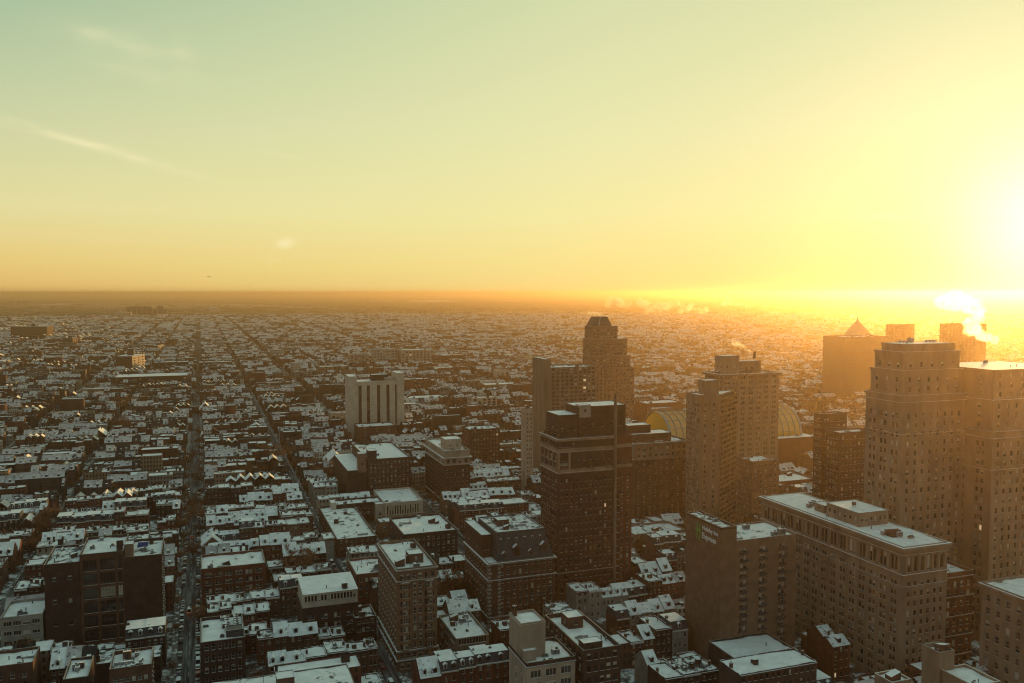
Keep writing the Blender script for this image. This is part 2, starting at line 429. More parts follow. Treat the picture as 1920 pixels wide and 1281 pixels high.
# roof furniture, shared meshes of unit size
_rf = {}
def rf_mesh(kind):
    if kind in _rf: return _rf[kind]
    b = MB()
    if kind == 'rooftop_unit':
        b.box(-1, 1, -0.7, 0.7, 0.25, 1.5, 'metal_grey', top='snow')
        for x in (-0.8, 0.7): b.box(x, x + 0.12, -0.6, 0.6, 0, 0.25, 'metal_dark')
        for i in range(4): b.box(-0.8 + i * 0.4, -0.55 + i * 0.4, -0.73, -0.70, 0.5, 1.3, 'metal_dark')
        b.tube((0.35, 0, 1.5), (0.35, 0, 1.8), 0.45, 0.45, 'metal_dark', 8)
    if kind == 'vent_pipe':
        b.tube((0, 0, 0), (0, 0, 1.1), 0.16, 0.16, 'metal_dark', 6); b.tube((0, 0, 1.1), (0, 0, 1.35), 0.3, 0.12, 'metal_grey', 6)
    if kind == 'roof_hatch':
        b.frustum([(-1, -1.4, 0), (1, -1.4, 0), (1, 1.4, 0), (-1, 1.4, 0)], [(-1, -1.4, 2.5), (1, -1.4, 2.5), (1, 1.4, 1.7), (-1, 1.4, 1.7)], 'brick_brown', 'snow')
        b.box(-0.45, 0.45, -1.44, -1.405, 0.1, 2.0, 'frame_dark')
    if kind == 'skylight':
        b.box(-0.9, 0.9, -0.6, 0.6, 0, 0.35, 'metal_grey', top='glass')
        b.frustum([(-0.85, -0.55, 0.36), (0.85, -0.55, 0.36), (0.85, 0.55, 0.36), (-0.85, 0.55, 0.36)], [(-0.7, -0.02, 0.85), (0.7, -0.02, 0.85), (0.7, 0.02, 0.85), (-0.7, 0.02, 0.85)], 'glass')
    if kind == 'chimney':
        b.box(-0.45, 0.45, -0.35, 0.35, -1.0, 1.7, 'brick_brown', top='snow'); b.box(-0.52, 0.52, -0.42, 0.42, 1.45, 1.62, 'brick_dark', bottom=True)
        for x in (-0.2, 0.2): b.tube((x, 0, 1.7), (x, 0, 2.1), 0.12, 0.1, 'brick_red', 6)
    if kind == 'water_tank':
        for x in (-1, 1):
            for y in (-1, 1): b.box(x - 0.1, x + 0.1, y - 0.1, y + 0.1, 0, 2.4, 'metal_dark')
        b.tube((0, 0, 2.3), (0, 0, 5.2), 1.8, 1.7, 'tank_wood', 12); b.tube((0, 0, 5.2), (0, 0, 6.3), 1.9, 0.05, 'snow', 12)
    if kind == 'antenna':
        b.tube((0, 0, 0), (0, 0, 7), 0.07, 0.03, 'metal_dark', 5)
        for z in (4.5, 5.4, 6.2): b.box(-0.6, 0.6, -0.02, 0.02, z, z + 0.05, 'metal_dark')
    if kind == 'duct':
        b.box(-2.2, 2.2, -0.35, 0.35, 0.3, 0.95, 'metal_grey', top='snow_thin'); b.box(2.2, 2.9, -0.35, 0.35, 0, 0.95, 'metal_grey', top='snow_thin')
        for x in (-1.8, 0, 1.6): b.box(x, x + 0.1, -0.3, 0.3, 0, 0.3, 'metal_dark')
    _rf[kind] = b.mesh(kind)
    return _rf[kind]
def rf(root, kind, x, y, z, s=1.0, rz=0.0, sz=None):
    o = link(kind, rf_mesh(kind), root, Vector((x, y, z - 0.12)) - world_of(root), rz)
    o.scale = (s, s, sz or s)
    return o
def clutter(root, X0, X1, Y0, Y1, z, n, kinds=('rooftop_unit', 'vent_pipe', 'vent_pipe', 'roof_hatch', 'skylight', 'duct'), s=1.0):
    for i in range(n):
        rf(root, random.choice(kinds), random.uniform(X0 + 1.5, X1 - 1.5), random.uniform(Y0 + 1.5, Y1 - 1.5), z, s * random.uniform(0.7, 1.25), random.choice((0, HALF)))

def tower(name, label, cat, box, wall, zones, base=0.0, par=1.0, cap='stone_grey', cor=(), style='sash', winc=300, blind=0.35, group=None, rmat='snow', n_clut=3, wname='wall'):
    """zones: list of (z0, z1, material, {side: cols}, rows)"""
    X0, X1, Y0, Y1, Z = box
    root = thing(name, label, cat, ((X0 + X1) / 2, (Y0 + Y1) / 2, base), group)
    foot(X0, X1, Y0, Y1, Z)
    b = MB(); wins = []
    for (z0, z1, mat, sides, rows) in zones:
        for sd in 'NWES':
            c = {'N': Y0, 'S': Y1, 'W': X0, 'E': X1}[sd]
            a0, a1 = (X0, X1) if sd in 'NS' else (Y0, Y1)
            wins += facade(b, sd, c, a0, a1, z0, z1, sides.get(sd, []), rows, mat)
    b.build(wname, root)
    snow_roof(root, X0 + 0.3, X1 - 0.3, Y0 + 0.3, Y1 - 0.3, Z - par, random.choice(('snow', 'snow', 'snow_mid')) if rmat == 'snow' else rmat)
    wm = zones[-1][2]
    pb = MB(); t = 0.35                      # inner faces and coping of the parapet (its outer face is the wall)
    ins = [(X0 + t, Y0 + t), (X1 - t, Y0 + t), (X1 - t, Y1 - t), (X0 + t, Y1 - t)]; ou = [(X0 - 0.06, Y0 - 0.06), (X1 + 0.06, Y0 - 0.06), (X1 + 0.06, Y1 + 0.06), (X0 - 0.06, Y1 + 0.06)]
    for i in range(4):
        j = (i + 1) % 4
        pb.poly([(*ins[i], Z - par - 0.4), (*ins[j], Z - par - 0.4), (*ins[j], Z + 0.15), (*ins[i], Z + 0.15)], wm)
        pb.poly([(*ins[i], Z + 0.15), (*ins[j], Z + 0.15), (*ou[j], Z + 0.15), (*ou[i], Z + 0.15)], cap)
        pb.poly([(*ou[i], Z - 0.1), (*ou[j], Z - 0.1), (*ou[j], Z + 0.15), (*ou[i], Z + 0.15)], wm)
    pb.build('parapet', root)
    for (z0, z1, p, mat) in cor: band(root, X0, X1, Y0, Y1, z0, z1, p, mat)
    put_windows(root, wins, style, winc, blind)
    if n_clut: clutter(root, X0, X1, Y0, Y1, Z - par, int(n_clut * 1.5) + 1)
    return root
def penthouse(root, X0, X1, Y0, Y1, z0, z1, mat, n=2, name='penthouse', top='snow', w=1.1, h=1.5):
    b = MB(); wins = []
    for sd in 'NWES':
        c = {'N': Y0, 'S': Y1, 'W': X0, 'E': X1}[sd]; a0, a1 = (X0, X1) if sd in 'NS' else (Y0, Y1)
        cc = cols_even(a0, a1, n, w, 0.4) if n and sd in 'NWE' and (a1 - a0) > n * w * 1.4 else []
        wins += facade(b, sd, c, a0, a1, z0 - 0.5, z1, cc, [(z0 + (z1 - z0) * 0.35, z0 + (z1 - z0) * 0.35 + min(h, (z1 - z0) * 0.4))], mat)
    b.poly([(X0, Y0, z1 - 0.1), (X1, Y0, z1 - 0.1), (X1, Y1, z1 - 0.1), (X0, Y1, z1 - 0.1)], top)
    o = b.build(name, root)
    put_windows(o, wins, 'dark', 60)
    bb = MB(); ring(bb, X0, X1, Y0, Y1, z1 - 0.12, z1 + 0.1, 0.12, mat, 'snow'); bb.build('coping', o)
    return o

# ------------------------------------------------------------------ the tall buildings
def simple(name, label, cat, box, wall, nN, nW, w=1.2, h=1.8, pitch=3.3, g=4.6, k=1, gap=0.35, nE=0, par=1.0, **kw):
    X0, X1, Y0, Y1, Z = box
    n = max(1, int((Z - par - g - h + 0.9) / pitch) + 1)
    sides = {}
    if nN: sides['N'] = cols_even(X0, X1, nN, w, 0.8, k, gap)
    if nW: sides['W'] = cols_even(Y0, Y1, nW, w, 0.8, k, gap)
    if nE: sides['E'] = cols_even(Y0, Y1, nE, w, 0.8, k, gap)
    return tower(name, label, cat, box, wall, [(0, Z, wall, sides, rows_even(g, pitch, n, h))], par=par, **kw)

def bay_tower():
    bx = blk(744, 1068, 819.5, 708, 312, 1018); X0, X1, Y0, Y1, Z = bx
    rows = rows_even(8.6, 3.2, 9, 1.9)
    cN = [(X0 + 6.2, X0 + 7.3), (X0 + 8.3, X0 + 9.4)]
    cW = cols_even(Y0, Y1, 9, 1.1, 1.0)
    low = cols_even(X0, X1, 6, 1.5, 0.8); lw = cols_even(Y0, Y1, 9, 1.6, 1.0)
    r = tower('apartment_tower', 'slender tan brick tower with stacked bay windows and a snowy roof', 'tower', bx, 'brick_tan',
          [(0, 7.6, 'brick_tan', {'N': low, 'W': lw}, [(1.0, 3.2), (4.9, 6.6)]), (7.6, Z - 4.6, 'brick_tan', {'N': cN, 'W': cW}, rows),
           (Z - 4.6, Z, 'brick_tan', {'N': cols_even(X0, X1, 6, 1.2, 0.8), 'W': cW}, [(Z - 3.9, Z - 2.1)])],
          cor=((7.35, 7.9, 0.45, 'stone_grey'), (Z - 4.9, Z - 4.55, 0.3, 'stone_grey'), (Z - 0.9, Z - 0.4, 0.35, 'stone_grey'), (3.9, 4.3, 0.5, 'stone_grey')), n_clut=4)
    for x0 in (X0 + 1.0, X1 - 5.0):          # oriels on the street front
        b = MB(); wins = []; d = 0.9
        z0, z1 = 8.1, Z - 5.2
        P = [(x0, Y0), (x0 + 1.0, Y0 - d), (x0 + 3.0, Y0 - d), (x0 + 4.0, Y0)]
        wins = facade(b, 'N', Y0 - d, x0 + 1.0, x0 + 3.0, z0, z1, [(x0 + 1.2, x0 + 1.95), (x0 + 2.1, x0 + 2.8)], rows, 'brick_tan')
        for (p, q) in ((P[0], P[1]), (P[2], P[3])):
            b.poly([(*p, z0), (*q, z0), (*q, z1), (*p, z1)], 'brick_tan')
            for r0, r1 in rows:
                a, c = Vector(p), Vector(q); u = a.lerp(c, 0.2); v = a.lerp(c, 0.8); off = Vector((0, -0.03))
                b.poly([(*(u + off), r0), (*(v + off), r0), (*(v + off), r1), (*(u + off), r1)], 'glass')
        b.poly([(*p, z1) for p in P], 'snow'); b.poly([(*p, z0) for p in P], 'brick_tan')
        o = b.build('oriel', r); put_windows(o, wins, 'sash', 60)
    penthouse(r, X0 + 6.5, X0 + 12, Y0 + 8, Y0 + 14, Z - 1, Z + 2.6, 'brick_brown', 1)
    rf(r, 'chimney', X0 + 6, Y0 + 9, Z, 1.3); rf(r, 'antenna', X0 + 1.5, Y0 + 1.5, Z - 1, 0.7); rf(r, 'antenna', X0 + 2, Y1 - 1.5, Z - 1, 0.7)
bay_tower()

def brown_tower():
    bx = blk(1046, 823, 1152, 1014, 382, 808); X0, X1, Y0, Y1, Z = bx
    XR = at_y(1190, 823, Y0).x
    cN = cols_even(X0, X1, 11, 0.95, 0.8); cW = cols_even(Y0, Y1, 6, 1.1, 0.8)
    bigW = cols_even(Y0, Y1, 4, 2.2, 0.8); bigN = [(X0 + 1.2, X0 + 5.0)] + cols_even(X0 + 7.5, X1, 6, 1.0, 0.8)
    zc0 = Z - 15.6
    r = tower('brown_brick_tower', 'tall dark brown brick tower with cream stone bands under its top', 'tower', bx, 'brick_dark',
          [(0, zc0, 'brick_dark', {'N': cN, 'W': cW}, rows_even(4.5, 3.15, 17, 1.7)),
           (zc0, zc0 + 1.5, 'limestone', {}, []),
           (zc0 + 1.5, Z - 6.3, 'brick_dark', {'N': bigN, 'W': bigW}, [(zc0 + 1.9, zc0 + 4.4), (zc0 + 5.2, zc0 + 7.6)]),
           (Z - 6.3, Z - 4.6, 'limestone', {}, []), (Z - 4.6, Z, 'brick_dark', {'N': cols_even(X0, X0 + 9, 5, 1.0, 0.5), 'W': cols_even(Y0, Y1, 6, 1.0, 0.5)}, [(Z - 4.0, Z - 2.2)])],
          cor=((zc0 - 0.3, zc0 + 0.1, 0.3, 'limestone'), (Z - 1.3, Z - 0.2, 0.7, 'limestone'), (Z - 6.5, Z - 6.2, 0.25, 'limestone'), (13.6, 14.0, 0.2, 'stone_grey')), n_clut=2, blind=0.22, style='dark')
    b = MB()                                  # cream piers that frame the big corner windows
    for a0, a1 in ((Y0 + 0.05, Y0 + 0.9), (Y1 - 0.9, Y1 - 0.05)): b.box(X0 - 0.25, X0 - 0.003, a0, a1, zc0 + 1.5, Z - 6.5, 'limestone')
    for i in range(1, 4): a = Y0 + 0.8 + (Y1 - Y0 - 1.6) * i / 4; b.box(X0 - 0.2, X0 - 0.003, a - 0.35, a + 0.35, zc0 + 1.5, Z - 6.5, 'limestone')
    b.box(X0 - 0.2, X0 - 0.003, Y0 + 0.9, Y1 - 0.9, zc0 + 4.5, zc0 + 5.1, 'limestone')
    for a in (X0 + 0.05, X0 + 5.2): b.box(a, a + 0.95, Y0 - 0.25, Y0 - 0.003, zc0 + 1.5, Z - 6.5, 'limestone')
    b.build('pier', r)
    rr = tower('brick_rear_wing', 'narrow recessed wing of the dark brown tower with iron fire escape balconies', 'tower', (X1 + 0.02, XR, Y0 + 2.5, Y1, Z - 1), 'brick_red',
          [(0, zc0, 'brick_red', {'N': cols_even(X1, XR, 3, 1.0, 0.6)}, rows_even(4.5, 3.15, 17, 1.7)), (zc0, zc0 + 1.5, 'limestone', {}, []),
           (zc0 + 1.5, Z - 6.3, 'brick_red', {'N': cols_even(X1, XR, 3, 1.0, 0.6)}, [(zc0 + 2.2, zc0 + 4.0)]), (Z - 6.3, Z - 4.6, 'limestone', {}, []), (Z - 4.6, Z - 1, 'brick_red', {}, [])], n_clut=2)
    for i in range(16):
        b = MB(); z = 7 + i * 3.15; x0, x1 = X1 + 0.6, X1 + 4.0; y0 = Y0 + 1.4
        b.box(x0, x1, y0, Y0 + 2.49, z, z + 0.08, 'metal_dark', top='snow_thin', bottom=True)
        for t in range(8): x = x0 + (x1 - x0) * t / 7; b.box(x - 0.03, x + 0.03, y0, y0 + 0.05, z, z + 1.0, 'metal_dark')
        b.box(x0, x1, y0 - 0.01, y0 + 0.06, z + 1.0, z + 1.07, 'metal_dark')
        b.poly([(x0, y0 + 0.3, z), (x0, y0 + 0.9, z), (x1, y0 + 0.9, z - 3.1), (x1, y0 + 0.3, z - 3.1)], 'metal_dark')
        b.build('fire_escape_landing', rr)
    b = MB(); b.tube((X1 + 0.2, Y0 - 0.5, 0), (X1 + 0.2, Y0 - 0.5, Z + 17.5), 0.75, 0.75, 'concrete', 10); b.tube((X1 + 0.2, Y0 - 0.5, Z + 17.5), (X1 + 0.2, Y0 - 0.5, Z + 19), 0.55, 0.55, 'metal_dark', 10)
    b.build('flue_pipe', r)
    q = at_y(1067, 790, Y0 + 3); za = at_y(1067, 778, Y0 + 3).z; zb = at_y(1100, 762, Y0 + 3).z
    xa = at_y(1048, 800, Y0 + 3).x; xb = at_y(1084, 800, Y0 + 3).x; xc = at_y(1172, 800, Y0 + 3).x
    penthouse(r, xa, xb, Y0 + 3, Y1 - 2, Z - 1, za, 'brick_dark', 3)
    penthouse(r, xb + 0.01, xc, Y0 + 2.5, Y1 - 3, Z - 1, zb, 'brick_dark', 5)
    penthouse(r, xb + 0.4, xb + 6, Y0 + 2.3, Y0 + 7, za - 1, zb + 0.6, 'stucco', 1)
    for i in range(5): rf(r, 'chimney', X0 + 1.2, Y0 + 2 + i * 4.0, Z + 0.2, 0.8)
brown_tower()

def mansard_hotel():
    bx = blk(916, 1057, 1040, 869, 354, 1030); X0, X1, Y0, Y1, Z = bx
    Y1 = Y0 + 34; ZM = at_y(940, 1000, Y0 + 4).z
    rows = rows_even(4.8, 3.4, 7, 2.0)
    r = tower('mansard_hotel', 'brown stone hotel with a steep slate mansard roof, dormers and corner quoins', 'hotel', (X0, X1, Y0, Y1, Z), 'brick_brown',
          [(0, Z, 'brick_brown', {'N': cols_even(X0 + 4, X1, 9, 1.15, 0.6), 'W': cols_even(Y0, Y1, 8, 1.1, 1)}, rows)],
          cor=((Z - 0.7, Z - 0.1, 0.8, 'stone_grey'), (Z - 7.6, Z - 7.2, 0.5, 'stone_grey'), (4.0, 4.4, 0.3, 'stone_grey')), n_clut=0, par=0.3)
    b = MB()
    for i in range(int(Z / 1.7)):
        z = 0.4 + i * 1.7
        for x in (X0, X0 + 4.2): b.box(x - 0.18, x + 1.0 + (i % 2) * 0.35, Y0 - 0.22, Y0 - 0.003, z, z + 0.95, 'stone_grey', top='snow')
        b.box(X0 - 0.22, X0 - 0.003, Y0, Y0 + 1.0 + (i % 2) * 0.35, z, z + 0.95, 'stone_grey')
    b.build('quoin', r, 'stuff')
    b = MB(); s = 3.4
    A = [(X0 + 4.2, Y0 + 0.2, Z), (X1 - 0.2, Y0 + 0.2, Z), (X1 - 0.2, Y1 - 0.2, Z), (X0 + 4.2, Y1 - 0.2, Z)]
    B = [(X0 + 5.4, Y0 + s + 1, ZM), (X1 - s, Y0 + s + 1, ZM), (X1 - s, Y1 - s, ZM), (X0 + 5.4, Y1 - s, ZM)]
    b.frustum(A, B, 'slate', 'snow_thin'); b.build('mansard_roof', r)
    band(r, X0 + 5.4, X1 - s, Y0 + s + 1, Y1 - s, ZM - 0.2, ZM + 0.5, 0.2, 'metal_dark', 'roof_curb')
    for i, x in enumerate((X0 + 7.4, X0 + 13, X0 + 19.2, X1 - 4.5)):
        b = MB(); w = 1.5 if i % 2 else 0.9; zt = Z + (5.2 if i % 2 else 3.2)
        b.box(x - w, x + w, Y0 + 0.9, Y0 + 5, Z + 0.1, zt, 'brick_brown'); b.box(x - w * 0.55, x + w * 0.55, Y0 + 0.86, Y0 + 0.898, Z + 1.0, zt - 0.5, 'glass')
        b.poly([(x - w - 0.3, Y0 + 0.6, zt), (x, Y0 + 0.6, zt + w), (x, Y0 + 6, zt + w), (x - w - 0.3, Y0 + 6, zt)], 'snow_slope'); b.poly([(x + w + 0.3, Y0 + 0.6, zt), (x, Y0 + 0.6, zt + w), (x, Y0 + 6, zt + w), (x + w + 0.3, Y0 + 6, zt)], 'snow_slope')
        b.poly([(x - w, Y0 + 0.9, zt), (x + w, Y0 + 0.9, zt), (x, Y0 + 0.9, zt + w)], 'brick_brown')
        b.build('dormer', r)
    for i in range(6):
        x = X0 + 6.5 + i * (X1 - X0 - 12) / 5
        b = MB(); b.box(x - 0.5, x + 0.5, Y0 + 3.0, Y0 + 5.5, ZM - 4.0, ZM - 2.2, 'stone_grey', top='snow'); b.box(x - 0.32, x + 0.32, Y0 + 2.96, Y0 + 2.998, ZM - 3.7, ZM - 2.5, 'glass'); b.build('roof_dormer', r)
    penthouse(r, X0, X0 + 4.1, Y0 + 9, Y1, Z - 0.4, ZM - 1.5, 'brick_brown', 2, name='side_tower')
    penthouse(r, X0 + 9, X0 + 14, Y0 + 14, Y0 + 20, ZM, ZM + 2.8, 'brick_brown', 1)
    clutter(r, X0 + 6, X1 - 4, Y0 + 6, Y1 - 5, ZM + 0.1, 7)
mansard_hotel()

def beige_loft():
    X0, X1, Y0, Y1, Z = blk(987.5, 1245, 1078.5, 940, 258, 1200)
    r = tower('beige_loft', 'beige stucco walled loft building with a boxy stepped penthouse and wide windows', 'building', (X0, X1, Y0, Y0 + 16, Z), 'stucco',
          [(0, Z - 1.2, 'stucco', {'N': cols_even(X0, X1, 3, 3.4, 0.5), 'W': [(Y0 + 4, Y0 + 4.9), (Y0 + 9, Y0 + 9.9)]}, rows_even(Z - 20.4, 3.9, 5, 2.2)), (Z - 1.2, Z, 'brick_dark', {}, [])], style='multi', n_clut=5,
          cor=((Z - 1.4, Z - 1.1, 0.25, 'stone_grey'),))
    zt = at_y(952, 1168, Y0 + 9).z
    penthouse(r, X0 + 0.02, X0 + 8.4, Y0 + 5.5, Y0 + 15.9, Z - 1, zt, 'stucco', 0, name='stair_tower')
    parapet(r, X0 + 0.02, X0 + 8.4, Y0 + 5.5, Y0 + 15.9, zt, 0.6, 'stucco')
    penthouse(r, X0 + 0.5, X0 + 4.6, Y0 + 3.6, Y0 + 5.48, Z - 1, Z + 2.4, 'stucco', 0, name='porch')
    rf(r, 'chimney', X0 + 1.2, Y0 + 14, zt + 1, 1.4); rf(r, 'antenna', X0 + 10, Y0 + 4, Z - 1, 0.6); rf(r, 'rooftop_unit', X0 + 12, Y0 + 6, Z - 1, 1.2)
beige_loft()
def tar_loft():
    X0, X1, Y0, Y1, Z = blk(1094, 1221, 1164, 1021.6, 262, 1153.6)
    r = simple('brick_loft', 'low dark brick loft with a deep snowy roof well beside beige stucco loft', 'building', (X0, X1, Y0, Y1, Z), 'brick_dark', 5, 8, w=1.5, h=2.1, pitch=3.8, g=3, par=1.6, style='dark', n_clut=0)
    penthouse(r, X0 + 0.6, X0 + 7, Y0 + 1, Y0 + 5, Z - 1.6, Z + 1.9, 'brick_dark', 1)
    penthouse(r, X0 + 4, X0 + 9.5, Y0 + 21, Y0 + 27, Z - 1.6, Z + 2.4, 'brick_brown', 1)
    for i in range(5): rf(r, 'vent_pipe', X0 + 8 + i * 0.9, Y0 + 8 + (i % 2) * 1.5, Z - 1.5, 1.2)
    for i in range(3): rf(r, 'duct', X0 + 5, Y0 + 9 + i * 2.1, Z - 1.5, 0.9)
tar_loft()

def sign_hotel():
    Y = Yz(1351, 310); X0 = at_y(1351, 1005, Y).x; XM = at_y(1380.5, 1014, Y).x; X1 = at_y(1494, 999, Y).x
    Y1 = at_x(1286, 975, X0).y; Z = at_y(1381, 1015, Y).z; ZS = at_y(1351, 991, Y).z
    rows = rows_even(8.8, 2.95, 13, 1.75)
    rows = [q for q in rows if q[1] < Z - 1]
    cN = []
    for px in (1393, 1429, 1465):
        a = at_y(px, 1100, Y).x; cN += [(a - 1.25, a - 0.1), (a + 0.1, a + 1.25)]
    r = tower('sign_hotel', 'plain tan hotel slab with balcony windows in three stacks and a rooftop sign', 'hotel', (XM, X1, Y, Y1 - 4, Z), 'brick_tan',
              [(0, Z, 'brick_tan', {'N': cN}, rows)], n_clut=0, blind=0.85, par=0.5)
    for (sd, c, a, z, w, h) in [('N', Y, (cN[i][0] + cN[i + 1][1]) / 2, z0, 2.8, 1.8) for i in (0, 2, 4) for z0, _ in rows]:
        b = MB(); b.box(a - 1.6, a + 1.6, Y - 0.95, Y - 0.003, z - 0.5, z - 0.36, 'concrete', top='snow', bottom=True)
        b.box(a - 1.6, a + 1.6, Y - 0.95, Y - 0.88, z - 0.36, z + 0.45, 'metal_dark')
        for x in (a - 1.6, a + 1.53): b.box(x, x + 0.07, Y - 0.88, Y - 0.003, z - 0.36, z + 0.45, 'metal_dark')
        b.build('balcony', r)
    rf(r, 'rooftop_unit', XM + 14, Y + 14, Z - 0.4, 1.3); rf(r, 'rooftop_unit', X1 - 5, Y + 2.6, Z - 0.4, 1.4, 0, 1.8); rf(r, 'rooftop_unit', X1 - 8, Y + 3, Z - 0.4, 1.1); rf(r, 'duct', XM + 2.5, Y + 3, Z - 0.4, 0.8)
    b = MB(); b.box(X0, XM - 0.003, Y - 0.25, Y1, 0, ZS - 0.6, 'brick_tan'); o = b.build('stair_slab', r)
    snow_roof(r, X0 + 0.4, XM - 0.4, Y + 0.2, Y1 - 0.4, ZS - 0.52, 'snow_thin', name='slab_roof')
    parapet(r, X0 - 0.02, XM, Y - 0.27, Y1, ZS - 0.6, 0.9, 'brick_brown')
    clutter(r, X0, XM, Y + 4, Y1, ZS - 0.5, 4)
    foot(X0, X1, Y, Y1, Z)
    # the sign on the slab's long side: green H mark and two lines of white letters
    def word(txt, size, y, z, mat, name):
        cu = bpy.data.curves.new(name, 'FONT'); cu.body = txt; cu.size = size; cu.extrude = 0.10; cu.resolution_u = 3
        t = bpy.data.objects.new(name, cu); C.objects.link(t)
        bpy.context.view_layer.update()
        me = bpy.data.meshes.new_from_object(t.evaluated_get(bpy.context.evaluated_depsgraph_get()))
        bpy.data.objects.remove(t); me.materials.clear(); me.materials.append(M(mat))
        # text x -> -Y, text y -> Z, facing -X
        me.transform(Matrix(((0, 0, -1, X0 - 0.14), (-1, 0, 0, y), (0, 1, 0, z), (0, 0, 0, 1))))
        me.transform(Matrix.Translation(-world_of(r)))
        return link(name, me, r)
    ys = [at_x(p, 1000, X0).y for p in (1304, 1317, 1343)]
    zt = at_x(1310, 982, X0).z
    s = (ys[1] - ys[2]) / 3.7
    word('Holiday Inn', s * 0.92, ys[1], ZS - 3.4, 'sign_white', 'sign_text'); word('Express', s * 1.2, ys[1], ZS - 6.6, 'sign_white', 'sign_text')
    b = MB(); yy = ys[0]
    L = (ys[0] - ys[1]) * 0.9
    for k in (0.18, 0.62):
        b.frustum([(X0 - 0.25, yy - L * k, ZS - 8), (X0 - 0.05, yy - L * k, ZS - 8), (X0 - 0.05, yy - L * (k + 0.17), ZS - 8), (X0 - 0.25, yy - L * (k + 0.17), ZS - 8)],
                  [(X0 - 0.25, yy - L * (k + 0.13), ZS - 1.4), (X0 - 0.05, yy - L * (k + 0.13), ZS - 1.4), (X0 - 0.05, yy - L * (k + 0.32), ZS - 1.4), (X0 - 0.25, yy - L * (k + 0.32), ZS - 1.4)], 'sign_green')
    b.box(X0 - 0.26, X0 - 0.04, yy - L, yy, ZS - 4.7, ZS - 3.9, 'sign_green', bottom=True)
    b.build('sign_emblem', r)
    # podium in front
    g = simple('hotel_podium', 'low brick podium with a snowy roof in front of the sign hotel', 'building', (at_z(1402, 1253, 13).x, at_z(1545, 1250, 13).x, at_z(1402, 1253, 13).y, Y - 0.3, 13), 'brick_dark', 6, 0, par=0.7, n_clut=3, g=4)
nmat('sign_white', (0.82, 0.82, 0.80), var=0.03)
nmat('sign_green', (0.16, 0.30, 0.09), var=0.05)
sign_hotel()

def stone_block():
    X0, X1, Y0, Y1, Z = blk(1694.5, 1027, 1777, 1428, 296, 932)
    nW = 15
    cW = cols_even(Y0, Y1, nW, 1.15, 1.6, 2, 0.5); cN = cols_even(X0, X1, 6, 1.15, 1.2)
    tW = cols_even(Y0, Y1, nW, 1.2, 1.6, 2, 0.5); tN = cols_even(X0, X1, 6, 1.3, 1.2)
    zt = Z - 10.2
    r = tower('stone_office_block', 'long limestone block with paired windows, tall top floor windows and heavy cornice', 'office block', (X0, X1, Y0, Y1, Z), 'limestone',
          [(0, zt, 'limestone', {'N': cN, 'W': cW}, rows_even(2.2, 3.45, 11, 1.95)), (zt, zt + 0.6, 'limestone', {}, []), (zt + 0.6, Z, 'limestone', {'N': tN, 'W': tW}, [(zt + 1.2, zt + 6.4)])],
          cor=((Z - 1.2, Z - 0.1, 1.1, 'limestone'), (Z - 3.3, Z - 2.9, 0.35, 'limestone'), (zt - 0.1, zt + 0.4, 0.5, 'limestone'), (zt - 4.1, zt - 3.8, 0.2, 'limestone')), n_clut=0, blind=0.3, par=0.2, style='dark')
    b = MB()
    for i in range(nW + 1): a = Y0 + 1.6 + (Y1 - Y0 - 3.2) * i / nW; b.box(X0 - 0.28, X0 - 0.003, a - 0.5, a + 0.5, zt + 0.7, Z - 3.35, 'limestone')
    for i in range(7): a = X0 + 1.2 + (X1 - X0 - 2.4) * i / 6; b.box(a - 0.5, a + 0.5, Y0 - 0.28, Y0 - 0.003, zt + 0.7, Z - 3.35, 'limestone')
    b.build('pilaster', r, 'stuff')
    p0 = at_z(1648, 975, Z + 4)
    ya, yb = Y0 + 27, Y0 + 45
    penthouse(r, X0 + 4.5, X1 - 1.5, ya, yb, Z, Z + 5.2, 'limestone', 6)
    penthouse(r, X0 + 6, X0 + 11, yb + 3, yb + 9, Z, Z + 3.0, 'limestone', 1)
    for i in range(6): rf(r, random.choice(('rooftop_unit', 'duct', 'vent_pipe')), X0 + 5 + random.random() * 8, yb + 9 + random.random() * 10, Z, 1.1)
    rf(r, 'roof_hatch', X0 + 7, Y0 + 13, Z, 1.3); rf(r, 'rooftop_unit', X0 + 8.5, Y0 + 11.5, Z, 1.4); rf(r, 'rooftop_unit', X0 + 5.5, Y0 + 15, Z, 1.1); rf(r, 'water_tank', X0 + 10, Y0 + 36, Z + 5, 0.45); rf(r, 'skylight', X0 + 12, Y0 + 9, Z, 1.2)
    for i in range(4): rf(r, 'vent_pipe', X0 + 3 + random.random() * 12, Y0 + 3 + random.random() * 60, Z, 1)
    return X0, X1, Y0, Y1
SB = stone_block()

